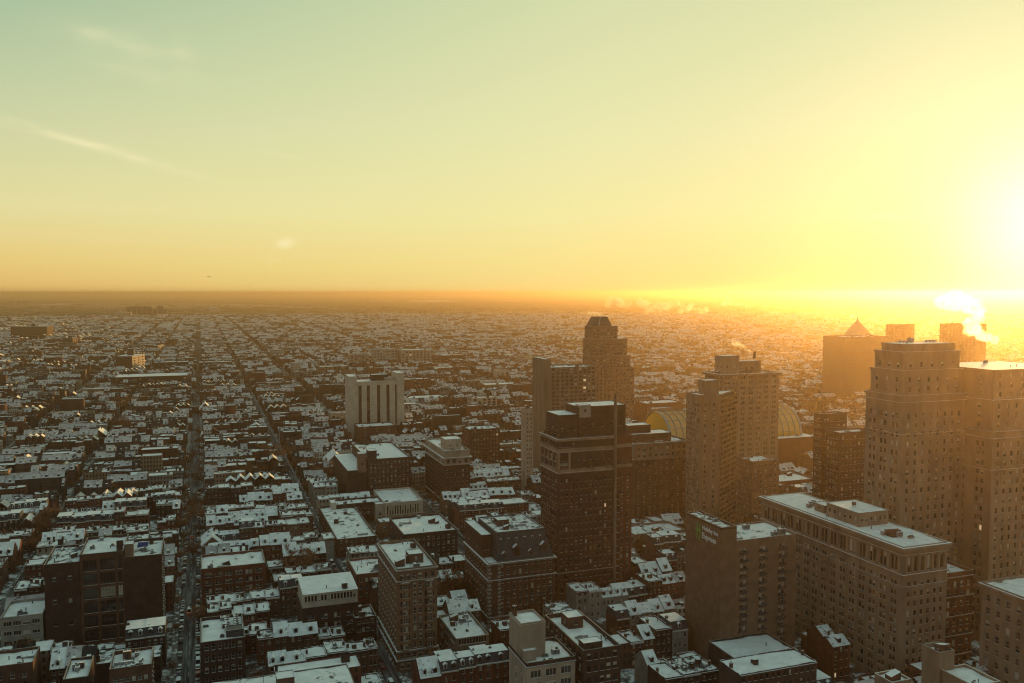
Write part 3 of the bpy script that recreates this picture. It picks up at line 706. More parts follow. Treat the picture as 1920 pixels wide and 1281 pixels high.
def right_edge():
    b9 = (SB[1] + 1.0, SB[1] + 15, 235, 262, at_y(1805, 1072, 235).z)
    r = simple('corner_brick_block', 'narrow red brick corner block with pale stone courses beside limestone block', 'building', b9, 'brick_red', 4, 5, w=1.4, h=2.1, pitch=3.6, cor=tuple((z, z + 0.35, 0.25, 'limestone') for z in np.arange(8, b9[4], 7.2)), n_clut=2)
    penthouse(r, b9[0] + 1, b9[0] + 9, 246, 260, b9[4] - 1, b9[4] + 4.5, 'brick_red', 3)
    X0, X1, Y0, Y1, Z = blk(1990, 1110, 2100, 1842, 262, 1045)
    simple('stone_bank', 'massive plain limestone building with a moulded cornice at the street end', 'building', (X0, X1, Y0, Y1, at_x(1842, 1092, X0).z), 'limestone', 4, 7, w=1.6, h=2.2, pitch=4.4, par=0.6, n_clut=3,
           cor=((at_x(1842, 1092, X0).z - 1.2, at_x(1842, 1092, X0).z - 0.3, 0.8, 'limestone'),))
    # two small roofs below
    for (xl, yt, xr, xb, z, nm, lb) in ((1672, 1281, 1708, 1640, 215, 'stair_bulkhead', 'small stone bulkhead with a rimmed snowy top under the limestone block'), (1828, 1288, 1876, 1762, 216, 'annex_roof', 'broad annex with a white rimmed snowy roof near the limestone block')):
        bx = blk(xl, yt, xr, xb, z, yt - 25 if xl < 1700 else 1248)
        q = simple(nm, lb, 'building', bx, 'limestone', 0, 0, par=0.7, n_clut=1, cap='frame_white')
    bx = blk(1762, 1225, 1790, 1748, 226, 1214)
    simple('lift_tower', 'thin plain masonry shaft standing before the limestone block', 'tower', bx, 'limestone', 0, 0, n_clut=1)
right_edge()

def twin_towers():
    XA = SB[1] + 10
    Yf = XA / math.tan(YAW + math.atan((1697 - 960) / FOC)); Yb = XA / math.tan(YAW + math.atan((1627 - 960) / FOC))
    Z1 = at_x(1627, 732, XA).z
    XB = at_y(1809, 800, Yf).x
    zs = 30
    def wing(nm, lb, bx, tops, nN, nW):
        X0, X1, Y0, Y1, Z = bx
        n = int((Z - 6) / 3.75)
        r = tower(nm, lb, 'tower', bx, 'limestone', [(0, Z - 3.2, 'limestone', {'N': cols_even(X0, X1, nN, 1.25, 1.2), 'W': cols_even(Y0, Y1, nW, 1.25, 1.0, 2, 1.0)}, rows_even(4, 3.75, n, 2.1)), (Z - 3.2, Z, 'limestone', {}, [])],
              cor=((Z - 3.4, Z - 2.9, 0.6, 'limestone'), (Z - 0.8, Z - 0.2, 0.5, 'limestone'), (Z - 16, Z - 15.5, 0.3, 'limestone')), n_clut=0, style='dark')
        z = Z
        for (ins, dz, k) in tops:
            b = MB(); wn_ = []
            x0, x1, y0, y1 = X0 + ins, X1 - ins * 0.6, Y0 + ins, Y1 - ins
            for sd in 'NWES':
                c = {'N': y0, 'S': y1, 'W': x0, 'E': x1}[sd]; a0, a1 = (x0, x1) if sd in 'NS' else (y0, y1)
                wn_ += facade(b, sd, c, a0, a1, z - 1, z + dz, cols_even(a0, a1, k if sd in 'NS' else 3, 1.2, 0.8) if sd in 'NW' else [], rows_even(z + 1, 3.75, max(1, int(dz / 3.75)), 2.1) if dz > 3.5 else [], 'limestone')
            b.poly([(x0, y0, z + dz), (x1, y0, z + dz), (x1, y1, z + dz), (x0, y1, z + dz)], 'snow')
            o = b.build('setback_tier', r); put_windows(o, wn_, 'dark', 80)
            bb = MB(); ring(bb, x0, x1, y0, y1, z + dz - 0.7, z + dz + 0.1, 0.3, 'limestone'); bb.build('coping', o)
            z += dz
        clutter(r, X0 + 4, X1 - 4, Y0 + 4, Y1 - 4, z + 0.1, 4)
        return r
    XAe = at_y(1800, 700, Yf).x
    zt1 = at_x(1650, 690, XA + 2).z - Z1; zt2 = at_x(1655, 657, XA + 3).z - Z1 - zt1
    wing('stone_hotel_tower', 'pale stepped stone tower wing rising behind the long limestone block', (XA, XB - 0.05, Yf, Yb, Z1), ((1.2, zt1, 6), (2.2, zt2, 5), (4.0, 3.0, 3)), 8, 3)
    ZB = at_x(1809, 800, XB).z
    Yg = XB / math.tan(YAW + math.atan((1868 - 960) / FOC))
    zb1 = at_x(1815, 690, XB + 1.2).z - ZB
    wing('stone_hotel_wing', 'pale stone tower wing standing forward across a dark court from its twin', (XB, XB + 46, Yg, Yf + 25, ZB), ((1.2, 12.0, 9), (2.4, zb1 - 12, 7)), 12, 4)
twin_towers()

def angled_tower():
    zc = 478; Y = Yz(1313, zc)
    p = [at_y(px, py, Y) for px, py in ((1313, 741), (1349, 741))]
    X0, X1, Z = p[0].x, p[1].x, p[0].z
    d = at_y(1379, 735, Y); k = 0
    # 45 degree face running back to the right
    best = None
    for t in np.arange(2, 60, 0.25):
        if to_px(X1 + 0.8 * t, Y + 0.6 * t, Z)[0] >= 1379: best = t; break
    t = best or 20
    YB = at_x(1287, 738, X0).y
    plan = [(X0, Y), (X1, Y), (X1 + 0.8 * t, Y + 0.6 * t), (X1 + 0.8 * t - 2, max(YB, Y + 0.6 * t + 2)), (X0, YB)]
    r = thing('angled_apartment_tower', 'tall beige apartment tower whose angled side is stacked with balconies', 'tower', ((X0 + X1) / 2, Y + 10, 0))
    foot(X0, X1 + 0.8 * t, Y, max(YB, Y + 0.6 * t), Z)
    b = MB(); rows = rows_even(4, 2.9, 26, 1.7)
    cN = cols_even(X0, X1, 2, 1.2, 0.6); rows = [q for q in rows if q[1] < Z - 1.5]
    w = facade(b, 'N', Y, X0, X1, 0, Z, cN, rows, 'concrete') + facade(b, 'W', X0, Y, YB, 0, Z, cols_even(Y, YB, 5, 1.2, 0.8), rows, 'concrete')
    for i in range(1, 4):
        q, s = plan[i], plan[(i + 1) % 5]
        b.poly([(*q, 0), (*s, 0), (*s, Z), (*q, Z)], 'concrete')
    b.poly([(*q, Z - 0.7) for q in plan], 'snow')
    b.build('wall', r); put_windows(r, w, 'dark')
    b = MB(); b.prism([(x, y) for x, y in plan], Z, Z + 0.02, 'concrete', cap=False)
    u = Vector((0.8, 0.6)); nrm = Vector((0.6, -0.8)); A = Vector((X1, Y)); L = t
    for i in range(27):
        z = 3 + i * 2.95
        if z > Z - 1.5: break
        b = MB(); q0, q1 = A + u * 0.3, A + u * (L - 0.3); o = nrm * 1.1
        b.frustum([(*q0, z), (*(q0 + o), z), (*(q1 + o), z), (*q1, z)], [(*q0, z + 0.25), (*(q0 + o), z + 0.25), (*(q1 + o), z + 0.25), (*q1, z + 0.25)], 'concrete', 'snow_thin')
        e = o * 0.97
        b.poly([(*(q0 + e), z + 0.25), (*(q1 + e), z + 0.25), (*(q1 + e), z + 1.25), (*(q0 + e), z + 1.25)], 'brick_tan')
        for j in range(5):
            m = q0.lerp(q1, j / 4); b.poly([(*m, z + 0.25), (*(m + o), z + 0.25), (*(m + o), z + 2.9), (*m, z + 2.9)], 'concrete')
            if j < 4: m0 = q0.lerp(q1, j / 4 + 0.04) + nrm * 0.02; m1 = q0.lerp(q1, j / 4 + 0.2) + nrm * 0.02; b.poly([(*m0, z + 0.3), (*m1, z + 0.3), (*m1, z + 2.5), (*m0, z + 2.5)], 'glass_gold')
        b.build('balcony_row', r)
    b = MB(); xa = at_y(1322, 720, Y + 5).x; xb = at_y(1348, 720, Y + 5).x; zt = at_y(1322, 714, Y + 5).z
    penthouse(r, xa, xb, Y + 5, Y + 12, Z - 0.7, zt, 'concrete', 0)
    clutter(r, X0 + 1, X1 + 3, Y + 13, YB - 1, Z - 0.6, 4)
angled_tower()

def grid_hotel():
    bx = blk(1354, 702, 1461, 1322, 545, 690); X0, X1, Y0, Y1, Z = bx
    r = simple('white_grid_hotel', 'pale hotel tower with a regular grid of paired dark windows and flared cornice', 'hotel', bx, 'limestone', 7, 5, w=1.25, h=1.75, pitch=3.35, k=2, gap=0.45, style='dark', blind=0.15, n_clut=4,
           cor=((Z - 0.9, Z - 0.1, 1.5, 'limestone'), (Z - 1.6, Z - 0.9, 0.8, 'limestone'), (Z - 8.3, Z - 7.9, 0.3, 'limestone')))
    xa, xb = at_y(1356, 690, Y0 + 6).x, at_y(1386, 690, Y0 + 6).x
    penthouse(r, xa, xb, Y0 + 6, Y1 - 4, Z - 1, at_y(1360, 668, Y0 + 6).z, 'limestone', 2); penthouse(r, xb + 0.1, at_y(1430, 690, Y0 + 6).x, Y0 + 8, Y1 - 4, Z - 1, at_y(1400, 678, Y0 + 6).z, 'brick_tan', 4)
    rf(r, 'chimney', at_y(1415, 690, Y0 + 8).x, Y0 + 8.5, at_y(1415, 668, Y0 + 8).z, 1.6)
grid_hotel()
simple('cornice_brick_hotel', 'dark brick hotel with a pale two storey crown and storefront base', 'hotel', (lambda q: (q[0], q[1], q[2], q[3] + 12, q[4]))(blk(1190, 832, 1290, 1178, 500, 826)), 'brick_brown', 9, 3, w=1.1, h=1.7, pitch=3.25, g=6, k=1, n_clut=6, blind=0.5)
def crown(xl, yt, xr, zc, dz, n, name, label):
    Y = Yz(xl, zc); X0, X1, Z = at_y(xl, yt, Y).x, at_y(xr, yt, Y).x, at_y(xl, yt, Y).z
    return X0, X1, Y, Z
def hotel_crown():                          # cream crown of that hotel, a part of it
    r = [o for o in C.objects if o.name == 'cornice_brick_hotel'][0]
    X0, X1, Y0, Z = crown(1190, 832, 1290, 500, 0, 0, '', '')
    b = MB(); w = facade(b, 'N', Y0 - 0.3, X0 - 0.3, X1 + 0.3, Z - 9.5, Z - 0.9, cols_even(X0, X1, 9, 1.7, 0.8), [(Z - 8.3, Z - 6.2), (Z - 4.6, Z - 2.5)], 'limestone')
    b.box(X0 - 0.31, X0 - 0.01, Y0 - 0.3, Y0 + 20, Z - 9.5, Z - 0.9, 'limestone')
    o = b.build('stone_crown', r); put_windows(o, w, 'dark', 60)
    bb = MB(); ring(bb, X0, X1, Y0, Y0 + 20, Z - 0.9, Z - 0.2, 0.9, 'limestone'); ring(bb, X0, X1, Y0, Y0 + 20, Z - 9.9, Z - 9.5, 0.5, 'limestone'); bb.build('cornice', r)
    bb = MB(); ring(bb, X0, X1, Y0, Y0 + 20, 0.5, 5.2, 0.25, 'limestone'); bb.build('storefront_base', r)
    penthouse(r, X0 + 2, X1 - 8, Y0 + 6, Y0 + 18, Z - 1, Z + 4.2, 'brick_brown', 5); penthouse(r, X0 + 1, X0 + 16, Y0 + 10, Y0 + 19, Z + 3, Z + 9, 'brick_dark', 0)
hotel_crown()
simple('small_brick_block', 'squat orange brick apartment block below the pale grid hotel', 'building', blk(1411, 866, 1461, 1379, 505, 854), 'brick_tan', 5, 6, w=1.2, h=1.8, pitch=3.2, n_clut=4)
def glass_tower():
    X0, X1, Y0, Y1, Z = blk(1584, 634, 1662, 1543.5, 1080, 634)
    r = thing('dark_office_slab', 'dark office slab with thin horizontal bands behind the stone hotel towers', 'tower', ((X0 + X1) / 2, (Y0 + Y1) / 2, 0)); foot(X0, X1, Y0, Y1, Z)
    b = MB(); b.box(X0, X1, Y0, Y1, 0, Z, 'glass_green', top='snow'); b.build('curtain_wall', r)
    b = MB()
    for z in np.arange(3.5, Z, 4.6): ring(b, X0, X1, Y0, Y1, z, z + 1.8, 0.3, 'brick_dark', 'brick_dark')
    b.build('spandrel', r, 'stuff'); parapet(r, X0, X1, Y0, Y1, Z, 1.2, 'brick_dark')
    clutter(r, X0, X1, Y0, Y1, Z, 6, s=1.6)
    # dome of a hall behind, a plain block tower and others in the glare
    zc = 1300; Y = Yz(1608, zc); c = at_y(1608, 600, Y); rad = at_y(1629, 600, Y).x - c.x; z0 = at_y(1608, 631, Y).z
    q = thing('domed_tower', 'stone tower crowned by a ribbed pointed dome behind the dark office slab', 'tower', (c.x, Y, 0)); foot(c.x - 25, c.x + 25, Y - 25, Y + 25, z0)
    b = MB(); b.box(c.x - rad * 1.15, c.x + rad * 1.15, Y - rad * 1.15, Y + rad * 1.15, 0, z0, 'stone_grey', top='snow'); b.build('wall', q)
    b = MB(); prev = None; n = 16
    for i in range(9):
        t = i / 8; rr = rad * max(0.05, (1 - t ** 1.35) * 0.92); z = z0 + (c.z - z0) * t
        pts = [(c.x + rr * math.cos(2 * math.pi * j / n), Y + rr * math.sin(2 * math.pi * j / n), z) for j in range(n)]
        if prev:
            for j in range(n): b.poly([prev[j], prev[(j + 1) % n], pts[(j + 1) % n], pts[j]], 'stone_grey')
        prev = pts
    b.poly(prev, 'stone_grey'); b.build('dome', q)
    b = MB(); b.tube((c.x, Y, c.z - 1), (c.x, Y, c.z + 6), 1.6, 0.3, 'stone_grey', 8); b.build('finial', q)
    for (xl, yt, xr, xb, zc, nm, lb) in ((1674, 609, 1715, 1661, 1150, 'block_tower', 'plain brown block tower in the glare behind the stone hotel'), (1790, 608, 1850, 1762, 1000, 'block_tower', 'wide block tower almost lost in the glare behind the twin wings'),
                                         (1543, 777, 1588, 1526, 470, 'brick_slab', 'narrow blank brick slab between the vault and the stone hotel'), (1575, 812, 1640, 1548, 452, 'brick_slab', 'brick block with stepped snowy roofs beside the stone hotel tower')):
        simple(nm, lb, 'tower', blk(xl, yt, xr, xb, zc, yt), 'brick_brown', 8, 4, w=1.3, h=1.7, pitch=3.4, winc=0, n_clut=3)
glass_tower()

def vault_hall():
    zc = 690; Y = Yz(1470, zc)
    xl = at_y(1258, 800, Y).x; xr = at_y(1502, 800, Y).x; z0 = at_y(1470, 822, Y - 8).z
    ztop = at_y(1480, 762, Y + 16).z; rad = ztop - z0
    # vault axis runs along X at Y + rad
    r = thing('glass_vault_hall', 'concert hall under a golden ribbed glass barrel vault', 'concert hall', ((xl + xr) / 2, Y + rad, 0)); foot(xl - 6, xr + 10, Y - 10, Y + 2 * rad + 8, z0)
    b = MB(); b.box(xl - 6, xr + 8, Y - 8, Y + 2 * rad + 6, 0, z0, 'brick_red', top='snow'); b.build('wall', r)
    n = 18; A = [math.pi * i / n for i in range(n + 1)]
    b = MB()
    for i in range(n):
        p = [(xx, Y + rad - rad * math.cos(a), z0 + rad * math.sin(a)) for xx, a in ((xl, A[i]), (xr, A[i]), (xr, A[i + 1]), (xl, A[i + 1]))]
        b.poly(p, 'glass_vault')
    b.build('vault_glass', r)
    for xx in (xl, xr):
        b = MB(); b.poly([(xx + 0.05, Y + rad - (rad - .3) * math.cos(a), z0 + (rad - .3) * math.sin(a)) for a in A], 'glass_vault'); b.build('end_glazing', r)
    m = int((xr - xl) / 5.5)
    for k in range(m + 1):
        xx = xl + (xr - xl) * k / m; b = MB(); w = 0.9 if k in (0, m) else 0.3
        for i in range(n):
            b.frustum([(xx - w, Y + rad - rad * math.cos(A[i]), z0 + rad * math.sin(A[i])), (xx + w, Y + rad - rad * math.cos(A[i]), z0 + rad * math.sin(A[i])), (xx + w, Y + rad - rad * math.cos(A[i + 1]), z0 + rad * math.sin(A[i + 1])), (xx - w, Y + rad - rad * math.cos(A[i + 1]), z0 + rad * math.sin(A[i + 1]))],
                      [(xx + s * w, Y + rad - (rad + 0.7) * math.cos(a), z0 + (rad + 0.7) * math.sin(a)) for s, a in ((-1, A[i]), (1, A[i]), (1, A[i + 1]), (-1, A[i + 1]))], 'metal_grey')
        b.build('arch_rib', r)
    b = MB()
    for a in A[1:-1:2]: b.tube((xl, Y + rad - (rad + .2) * math.cos(a), z0 + (rad + .2) * math.sin(a)), (xr, Y + rad - (rad + .2) * math.cos(a), z0 + (rad + .2) * math.sin(a)), 0.25, 0.25, 'metal_grey', 4)
    b.build('purlin', r)
    clutter(r, xl, xr, Y - 7, Y - 1, z0, 6)
vault_hall()

def pyramid_tower():
    X0, X1, Y0, Y1, Z = blk(1108, 655, 1190, 1089, 860, 650)
    Y1 = max(Y1, Y0 + 22)
    mid = (X0 + X1) / 2
    kw = dict(w=1.7, h=1.8, pitch=3.3, winc=0, blind=0.2, style='dark')
    r = simple('pyramid_top_tower', 'pink apartment tower with stepped shoulders and a dark cut-off pyramid roof', 'tower', (X0, X1, Y0, Y1, at_y(1108, 692, Y0).z), 'pink_concrete', 11, 6, n_clut=3, **kw)
    def tier(pa, pb, pt, dy, z0):
        x0, x1 = at_y(pa, pt, Y0 + dy).x, at_y(pb, pt, Y0 + dy).x; z1 = at_y(pa, pt, Y0 + dy).z
        b = MB(); w = []
        for sd in 'NWES':
            c = {'N': Y0 + dy, 'S': Y1 - dy, 'W': x0, 'E': x1}[sd]; a0, a1 = (x0, x1) if sd in 'NS' else (Y0 + dy, Y1 - dy)
            w += facade(b, sd, c, a0, a1, z0 - 1, z1, cols_even(a0, a1, int((a1 - a0) / 3.6), 1.7, 0.6) if sd in 'NW' else [], rows_even(z0 + 0.8, 3.3, max(1, int((z1 - z0 - 1) / 3.3)), 1.8), 'pink_concrete')
        b.poly([(x0, Y0 + dy, z1), (x1, Y0 + dy, z1), (x1, Y1 - dy, z1), (x0, Y1 - dy, z1)], 'snow')
        o = b.build('setback_tier', r); put_windows(o, w, 'dark', 0); bb = MB(); ring(bb, x0, x1, Y0 + dy, Y1 - dy, z1 - 0.6, z1 + 0.1, 0.4, 'limestone'); bb.build('coping', o)
        return x0, x1, z1
    z = at_y(1108, 692, Y0).z
    x0, x1, z = tier(1110, 1182, 668, 0.8, z - 10); x0, x1, z = tier(1110, 1176, 636, 1.6, z); x0, x1, z = tier(1111, 1158, 612, 2.8, z)
    b = MB(); zt = at_y(1125, 594, Y0 + 6).z; xa, xb = at_y(1117, 594, Y0 + 7).x, at_y(1139, 594, Y0 + 7).x; ya, yb = Y0 + 7, Y1 - 7
    x0, x1 = at_y(1112, 612, Y0 + 4).x, at_y(1147, 612, Y0 + 4).x
    b.frustum([(x0, Y0 + 3.5, z), (x1, Y0 + 3.5, z), (x1, Y1 - 3.5, z), (x0, Y1 - 3.5, z)], [(xa, ya, zt), (xb, ya, zt), (xb, yb, zt), (xa, yb, zt)], 'slate', 'tar'); b.build('pyramid_roof', r)
    b = MB(); b.tube((x0 + 6, Y0 + 3.4, z), (xa + 5, ya - 0.1, zt), 0.4, 0.4, 'frame_white', 4); b.build('roof_ridge', r)
pyramid_tower()
def slab_apartments():
    X0, X1, Y0, Y1, Z = blk(1023, 690, 1119, 1000.5, 640, 680)
    r = simple('balcony_slab', 'brown apartment slab gridded with recessed balconies before the pyramid topped tower', 'apartment block', (X0, X1, Y0, Y1, Z), 'concrete', 11, 0, w=2.3, h=1.9, pitch=2.9, g=3.5, blind=0.25, style='dark', n_clut=5)
    zt = at_y(1003, 674, Y0 + 2).z
    penthouse(r, X0 - 0.6, at_y(1032, 690, Y0).x, Y0 - 0.5, Y1 + 1, 1, zt, 'concrete', 0, name='end_tower')
    simple('shoulder_block', 'lower beige slab block on the shaded side of the balcony slab', 'apartment block', blk(985, 768, 1000, 977, 600, 764), 'stucco', 3, 2, w=0.9, h=1.6, pitch=3.1, winc=0, n_clut=2)
slab_apartments()

def cream_top_hotel():
    X0, X1, Y0, Y1, Z = blk(833, 846, 881, 797, 556, 815)
    r = tower('cream_top_hotel', 'dark brick corner hotel with cream top storeys under a deep snowy cornice', 'hotel', (X0, X1, Y0, Y1, Z), 'brick_dark',
      [(0, Z - 9.5, 'brick_dark', {'N': cols_even(X0, X1, 6, 1.0, 0.6), 'W': cols_even(Y0, Y1, 10, 1.0, 0.6)}, rows_even(4.5, 3.1, 9, 1.7)),
       (Z - 9.5, Z, 'stucco', {'N': cols_even(X0, X1, 4, 2.0, 0.6), 'W': cols_even(Y0, Y1, 8, 1.8, 0.6)}, [(Z - 8.4, Z - 5.9)])],
      cor=((Z - 9.7, Z - 9.2, 0.4, 'stucco'), (Z - 5.2, Z - 4.5, 1.3, 'stucco'), (3.6, 4.2, 0.5, 'stone_grey'), (Z - 0.5, Z, 0.25, 'stucco')), n_clut=4, blind=0.3, style='dark')
    penthouse(r, X0 + 3, X0 + 14, Y0 + 8, Y0 + 20, Z - 1, Z + 6, 'stucco', 2)
cream_top_hotel()
simple('plain_brick_block', 'flat roofed red brown block standing behind the cream topped hotel', 'building', blk(880, 806, 937, 866, 672, 800), 'brick_red', 9, 4, w=1.1, h=1.7, pitch=3.2, winc=120, n_clut=3)
def brown_cluster():
    bx = blk(690, 862, 770, 660, 566, 850)
    r = simple('brown_apartment_cluster', 'brown apartment house of clustered shafts behind the white modern wing', 'apartment block', bx, 'brick_brown', 10, 5, w=1.1, h=1.7, pitch=3.1, n_clut=4, blind=0.4)
    X0, X1, Y0, Y1, Z = bx
    penthouse(r, X0 - 13, X0 - 0.05, Y0 + 2, Y1, 0.5, Z - 7, 'brick_dark', 0, name='stair_wing'); penthouse(r, X0 + 0.5, X0 + 6, Y0 + 1, Y0 + 9, Z - 1, Z + 5.5, 'brick_dark', 1)
    penthouse(r, X0 - 6, X0 - 1, Y0 + 1, Y0 + 8, Z - 8, Z + 4, 'brick_tan', 1, name='lift_shaft')
    foot(X0 - 14, X1, Y0, Y1, Z)
brown_cluster()
def striped_tower():
    X0, X1, Y0, Y1, Z = blk(669, 716, 744, 655, 828, 708)
    Y1 = Y0 + 24
    r = thing('striped_tower', 'pale slab tower with dark vertical window stripes and blank end piers', 'tower', ((X0 + X1) / 2, (Y0 + Y1) / 2, 0)); foot(X0 - 6, X1 + 7, Y0, Y1, Z)
    b = MB(); w = []; n = 5
    L = (X1 - X0); cs = []
    cs = [(X0 + L * f, X0 + L * f + 3.0) for f in (0.04, 0.245, 0.50, 0.735)] + [(X1 - 1.7, X1 - 0.3)]
    w = facade(b, 'N', Y0, X0, X1, 0, Z, cs, [(8, Z - 4)], 'white_panel', depth=0.8)
    for sd, c in (('E', X1), ('W', X0), ('S', Y1)): facade(b, sd, c, *((X0, X1) if sd == 'S' else (Y0, Y1)), 0, Z, [], [], 'white_panel')
    b.build('wall', r)
    for i, c in enumerate(cs):
        b = MB(); y = Y0 + 0.78; b.poly([(c[0], y, 8), (c[1], y, 8), (c[1], y, Z - 4), (c[0], y, Z - 4)], 'glass')
        for z in np.arange(8, Z - 4, 2.9): b.box(c[0], c[1], y - 0.3, y - 0.01, z, z + 0.7, 'brick_dark', bottom=True)
        b.build('window_strip', r)
    snow_roof(r, X0, X1, Y0, Y1, Z - 0.6)
    pz = at_y(658, 712, Y0).z + 1
    for (a, c, t) in ((at_y(655, 720, Y0 - 1.5).x, X0 - 0.02, pz + 2), (X1 + 0.02, at_y(758, 720, Y0 - 1.5).x, pz + 4)):
        penthouse(r, a, c, Y0 - 1.5, Y1 + 1, 0.5, t, 'white_panel', 0, name='end_pier')
    penthouse(r, X0 + 16, X0 + 32, Y0 + 8, Y0 + 18, Z - 1, Z + 5.5, 'brick_dark', 0); penthouse(r, X0 + 28, X0 + 40, Y0 + 4, Y0 + 7.5, Z - 1, Z + 2.5, 'stucco', 0)
    simple('blank_brick_hall', 'blank brown hall with a pale stair bay at the foot of striped tower', 'building', blk(672, 801, 742, 664, 790, 798), 'brick_brown', 3, 0, winc=20, n_clut=3)
striped_tower()
def white_modern():
    X0, X1, Y0, Y1, Z = blk(722, 944, 793, 700, 520, 920)
    r = simple('white_modern_block', 'white modern block with a wide snowy roof and tall thin fins', 'building', (X0, X1, Y0, Y1, Z), 'white_panel', 14, 3, w=0.8, h=5.5, pitch=7, g=Z - 7.4, style='slot', n_clut=1, cap='frame_white')
    x0 = at_y(630, 930, Y0 + 8).x
    simple('white_modern_wing', 'long low brick wing with a white end stair beside the white modern block', 'building', (x0, X0 - 0.1, Y0 + 8, Y0 + 22, Z - 0.5), 'brick_dark', 12, 2, w=1.4, h=1.6, pitch=3.1, n_clut=3)
    penthouse(r, x0 - 3, x0 - 0.1, Y0 + 7, Y0 + 15, 0.5, Z + 1.2, 'white_panel', 0, name='stair_tower'); penthouse(r, X0 - 5, X0 - 0.12, Y0 + 3, Y0 + 7.9, 0.5, Z - 0.8, 'white_panel', 1, name='link_block')
    simple('low_terrace_block', 'two step terrace block with a snowy roof in front of white modern block', 'building', blk(712, 980, 808, 704, 488, 972), 'brick_tan', 7, 2, w=1.4, h=1.6, pitch=3.1, n_clut=4)
white_modern()
simple('flat_street_block', 'flat roofed dark brick street block between bay tower and white modern block', 'building', blk(757, 1003, 858, 730, 430, 992), 'brick_dark', 10, 3, w=1.2, h=1.8, pitch=3.3, n_clut=6)
simple('side_street_flats', 'brick flats running along the narrow side street with a tiered snowy roof', 'building', blk(632, 1012, 706, 598, 450, 962), 'brick_brown', 7, 12, w=1.1, h=1.7, pitch=3.1, n_clut=8)
cb = simple('conservatory_block', 'red brick block with a glazed rooftop conservatory by the bay tower', 'building', blk(668, 1078, 738, 652, 378, 1044), 'brick_red', 6, 6, w=1.1, h=1.8, pitch=3.3, n_clut=4)
_b = blk(668, 1078, 738, 652, 378, 1044); rf(cb, 'skylight', _b[1] - 5, _b[2] + 7, _b[4] - 0.9, 3.0)
simple('mansard_row_block', 'dark brick block with a snowy roof beyond the bay tower', 'building', blk(665, 1160, 706, 655, 338, 1150), 'brick_dark', 4, 2, n_clut=2)
simple('garage_block', 'concrete garage deck with open floors and cluttered roof below mansard hotel', 'building', blk(855, 1199, 917, 822, 312, 1142), 'concrete', 2, 3, w=5.2, h=2.1, pitch=3.9, g=2.2, style='multi', blind=0.0, n_clut=7)

# left of the long street
def loft_wall():
    Y = Yz(82, 330)
    def B(xl, yt, xr, d=26): p = at_y(xl, yt, Y); return (p.x, at_y(xr, yt, Y).x - 0.02, Y, Y + d, p.z)
    simple('blank_loft', 'blank dark brick loft wall with a crowded snowy roof on the long street', 'building', B(82, 1060, 149), 'brick_dark', 2, 0, w=1.4, h=1.6, pitch=9, g=10, n_clut=8, style='dark', rmat='snow_thin')
    bx = B(149, 1041, 232); n = 6
    r = tower('factory_loft', 'old factory loft with six floors of wide many paned windows', 'building', bx, 'brick_brown', [(0, bx[4], 'brick_brown', {'N': [(bx[0] + 1.2, bx[0] + 6.0), (bx[0] + 7.2, bx[0] + 12.6), (bx[0] + 13.6, bx[1] - 0.6)]}, rows_even(2.5, 5.6, n, 4.4))], style='loft', blind=0.15, n_clut=4)
    bx = B(232, 1046, 303)
    r = simple('street_loft', 'blank red brown loft end with street windows facing the long street', 'building', bx, 'brick_dark', 0, 0, nE=7, w=1.3, h=2.0, n_clut=4)
    penthouse(r, bx[0] + 0.3, bx[0] + 3.4, Y + 1, Y + 6, bx[4] - 1, bx[4] + 5.0, 'concrete', 0, name='lift_tower')
    b = MB(); b.poly([(bx[0] + 4, Y + 12, bx[4] + .3), (bx[0] + 8, Y + 12, bx[4] + .3), (bx[0] + 8.6, Y + 16, bx[4] + 1.2), (bx[0] + 4.4, Y + 16, bx[4] + 1.4)], 'blue_tarp'); b.build('blue_tarp', r)
    simple('loft_neighbour', 'low grey loft with ribbon windows below the blank dark loft', 'building', B(0, 1160, 80.5, 20), 'stone_grey', 4, 0, w=2.6, h=1.6, pitch=3.8, style='multi', n_clut=4)
    simple('corner_roof_block', 'small corner block with a snowy roof and a tangle of rooftop plant by the street', 'building', (lambda q: (q[0], q[1], q[2], q[2] + 15, q[4]))(blk(205, 1256, 284, 284, 272)), 'brick_brown', 6, 0, nE=4, w=1.1, h=1.5, n_clut=6)
    simple('yard_block', 'low block with a broad snowy roof and one skylight left of corner block', 'building', (lambda q: (q[0], q[1], q[2], q[2] + 17, q[4]))(blk(118, 1275, 165, 165, 272)), 'brick_dark', 3, 0, n_clut=4)
    simple('edge_block', 'stepped block with snowy terraces at the end of the loft row', 'building', (lambda q: (q[0], q[1], q[2], q[2] + 14, q[4]))(blk(-40, 1255, 62, 62, 280)), 'brick_brown', 4, 0, n_clut=5)
loft_wall()
simple('office_row', 'four storey red brown office front with grouped windows right on the long street', 'building', (lambda q: (q[0], q[1], q[2], q[2] + 22, q[4]))(blk(377, 1068, 498, 376, 378)), 'brick_red', 6, 0, w=1.3, h=1.9, pitch=3.6, g=2.6, k=2, gap=0.3, n_clut=5, blind=0.6)
r = simple('plant_roof_block', 'dark block with a pitted snowy roof crowded with rooftop machinery', 'building', (lambda q: (q[0], q[1], q[2], q[2] + 24, q[4]))(blk(376, 1206, 460, 375, 292)), 'brick_dark', 6, 0, w=1.2, h=2.0, pitch=4.0, n_clut=3)
def plant():
    X0, X1, Y0, Y1, Z = blk(376, 1206, 460, 375, 292)
    penthouse(r, X1 - 6.2, X1 - 0.6, Y0 + 4, Y0 + 9, Z - 1, Z + 1.6, 'metal_dark', 0, name='plant_room', top='metal_dark')
    for i in range(5):
        for j in range(2): rf(r, 'rooftop_unit', X1 - 5.6 + j * 3.2, Y0 + 11 + i * 2.4, Z - 1, 0.9, 0, 1.4)
plant()
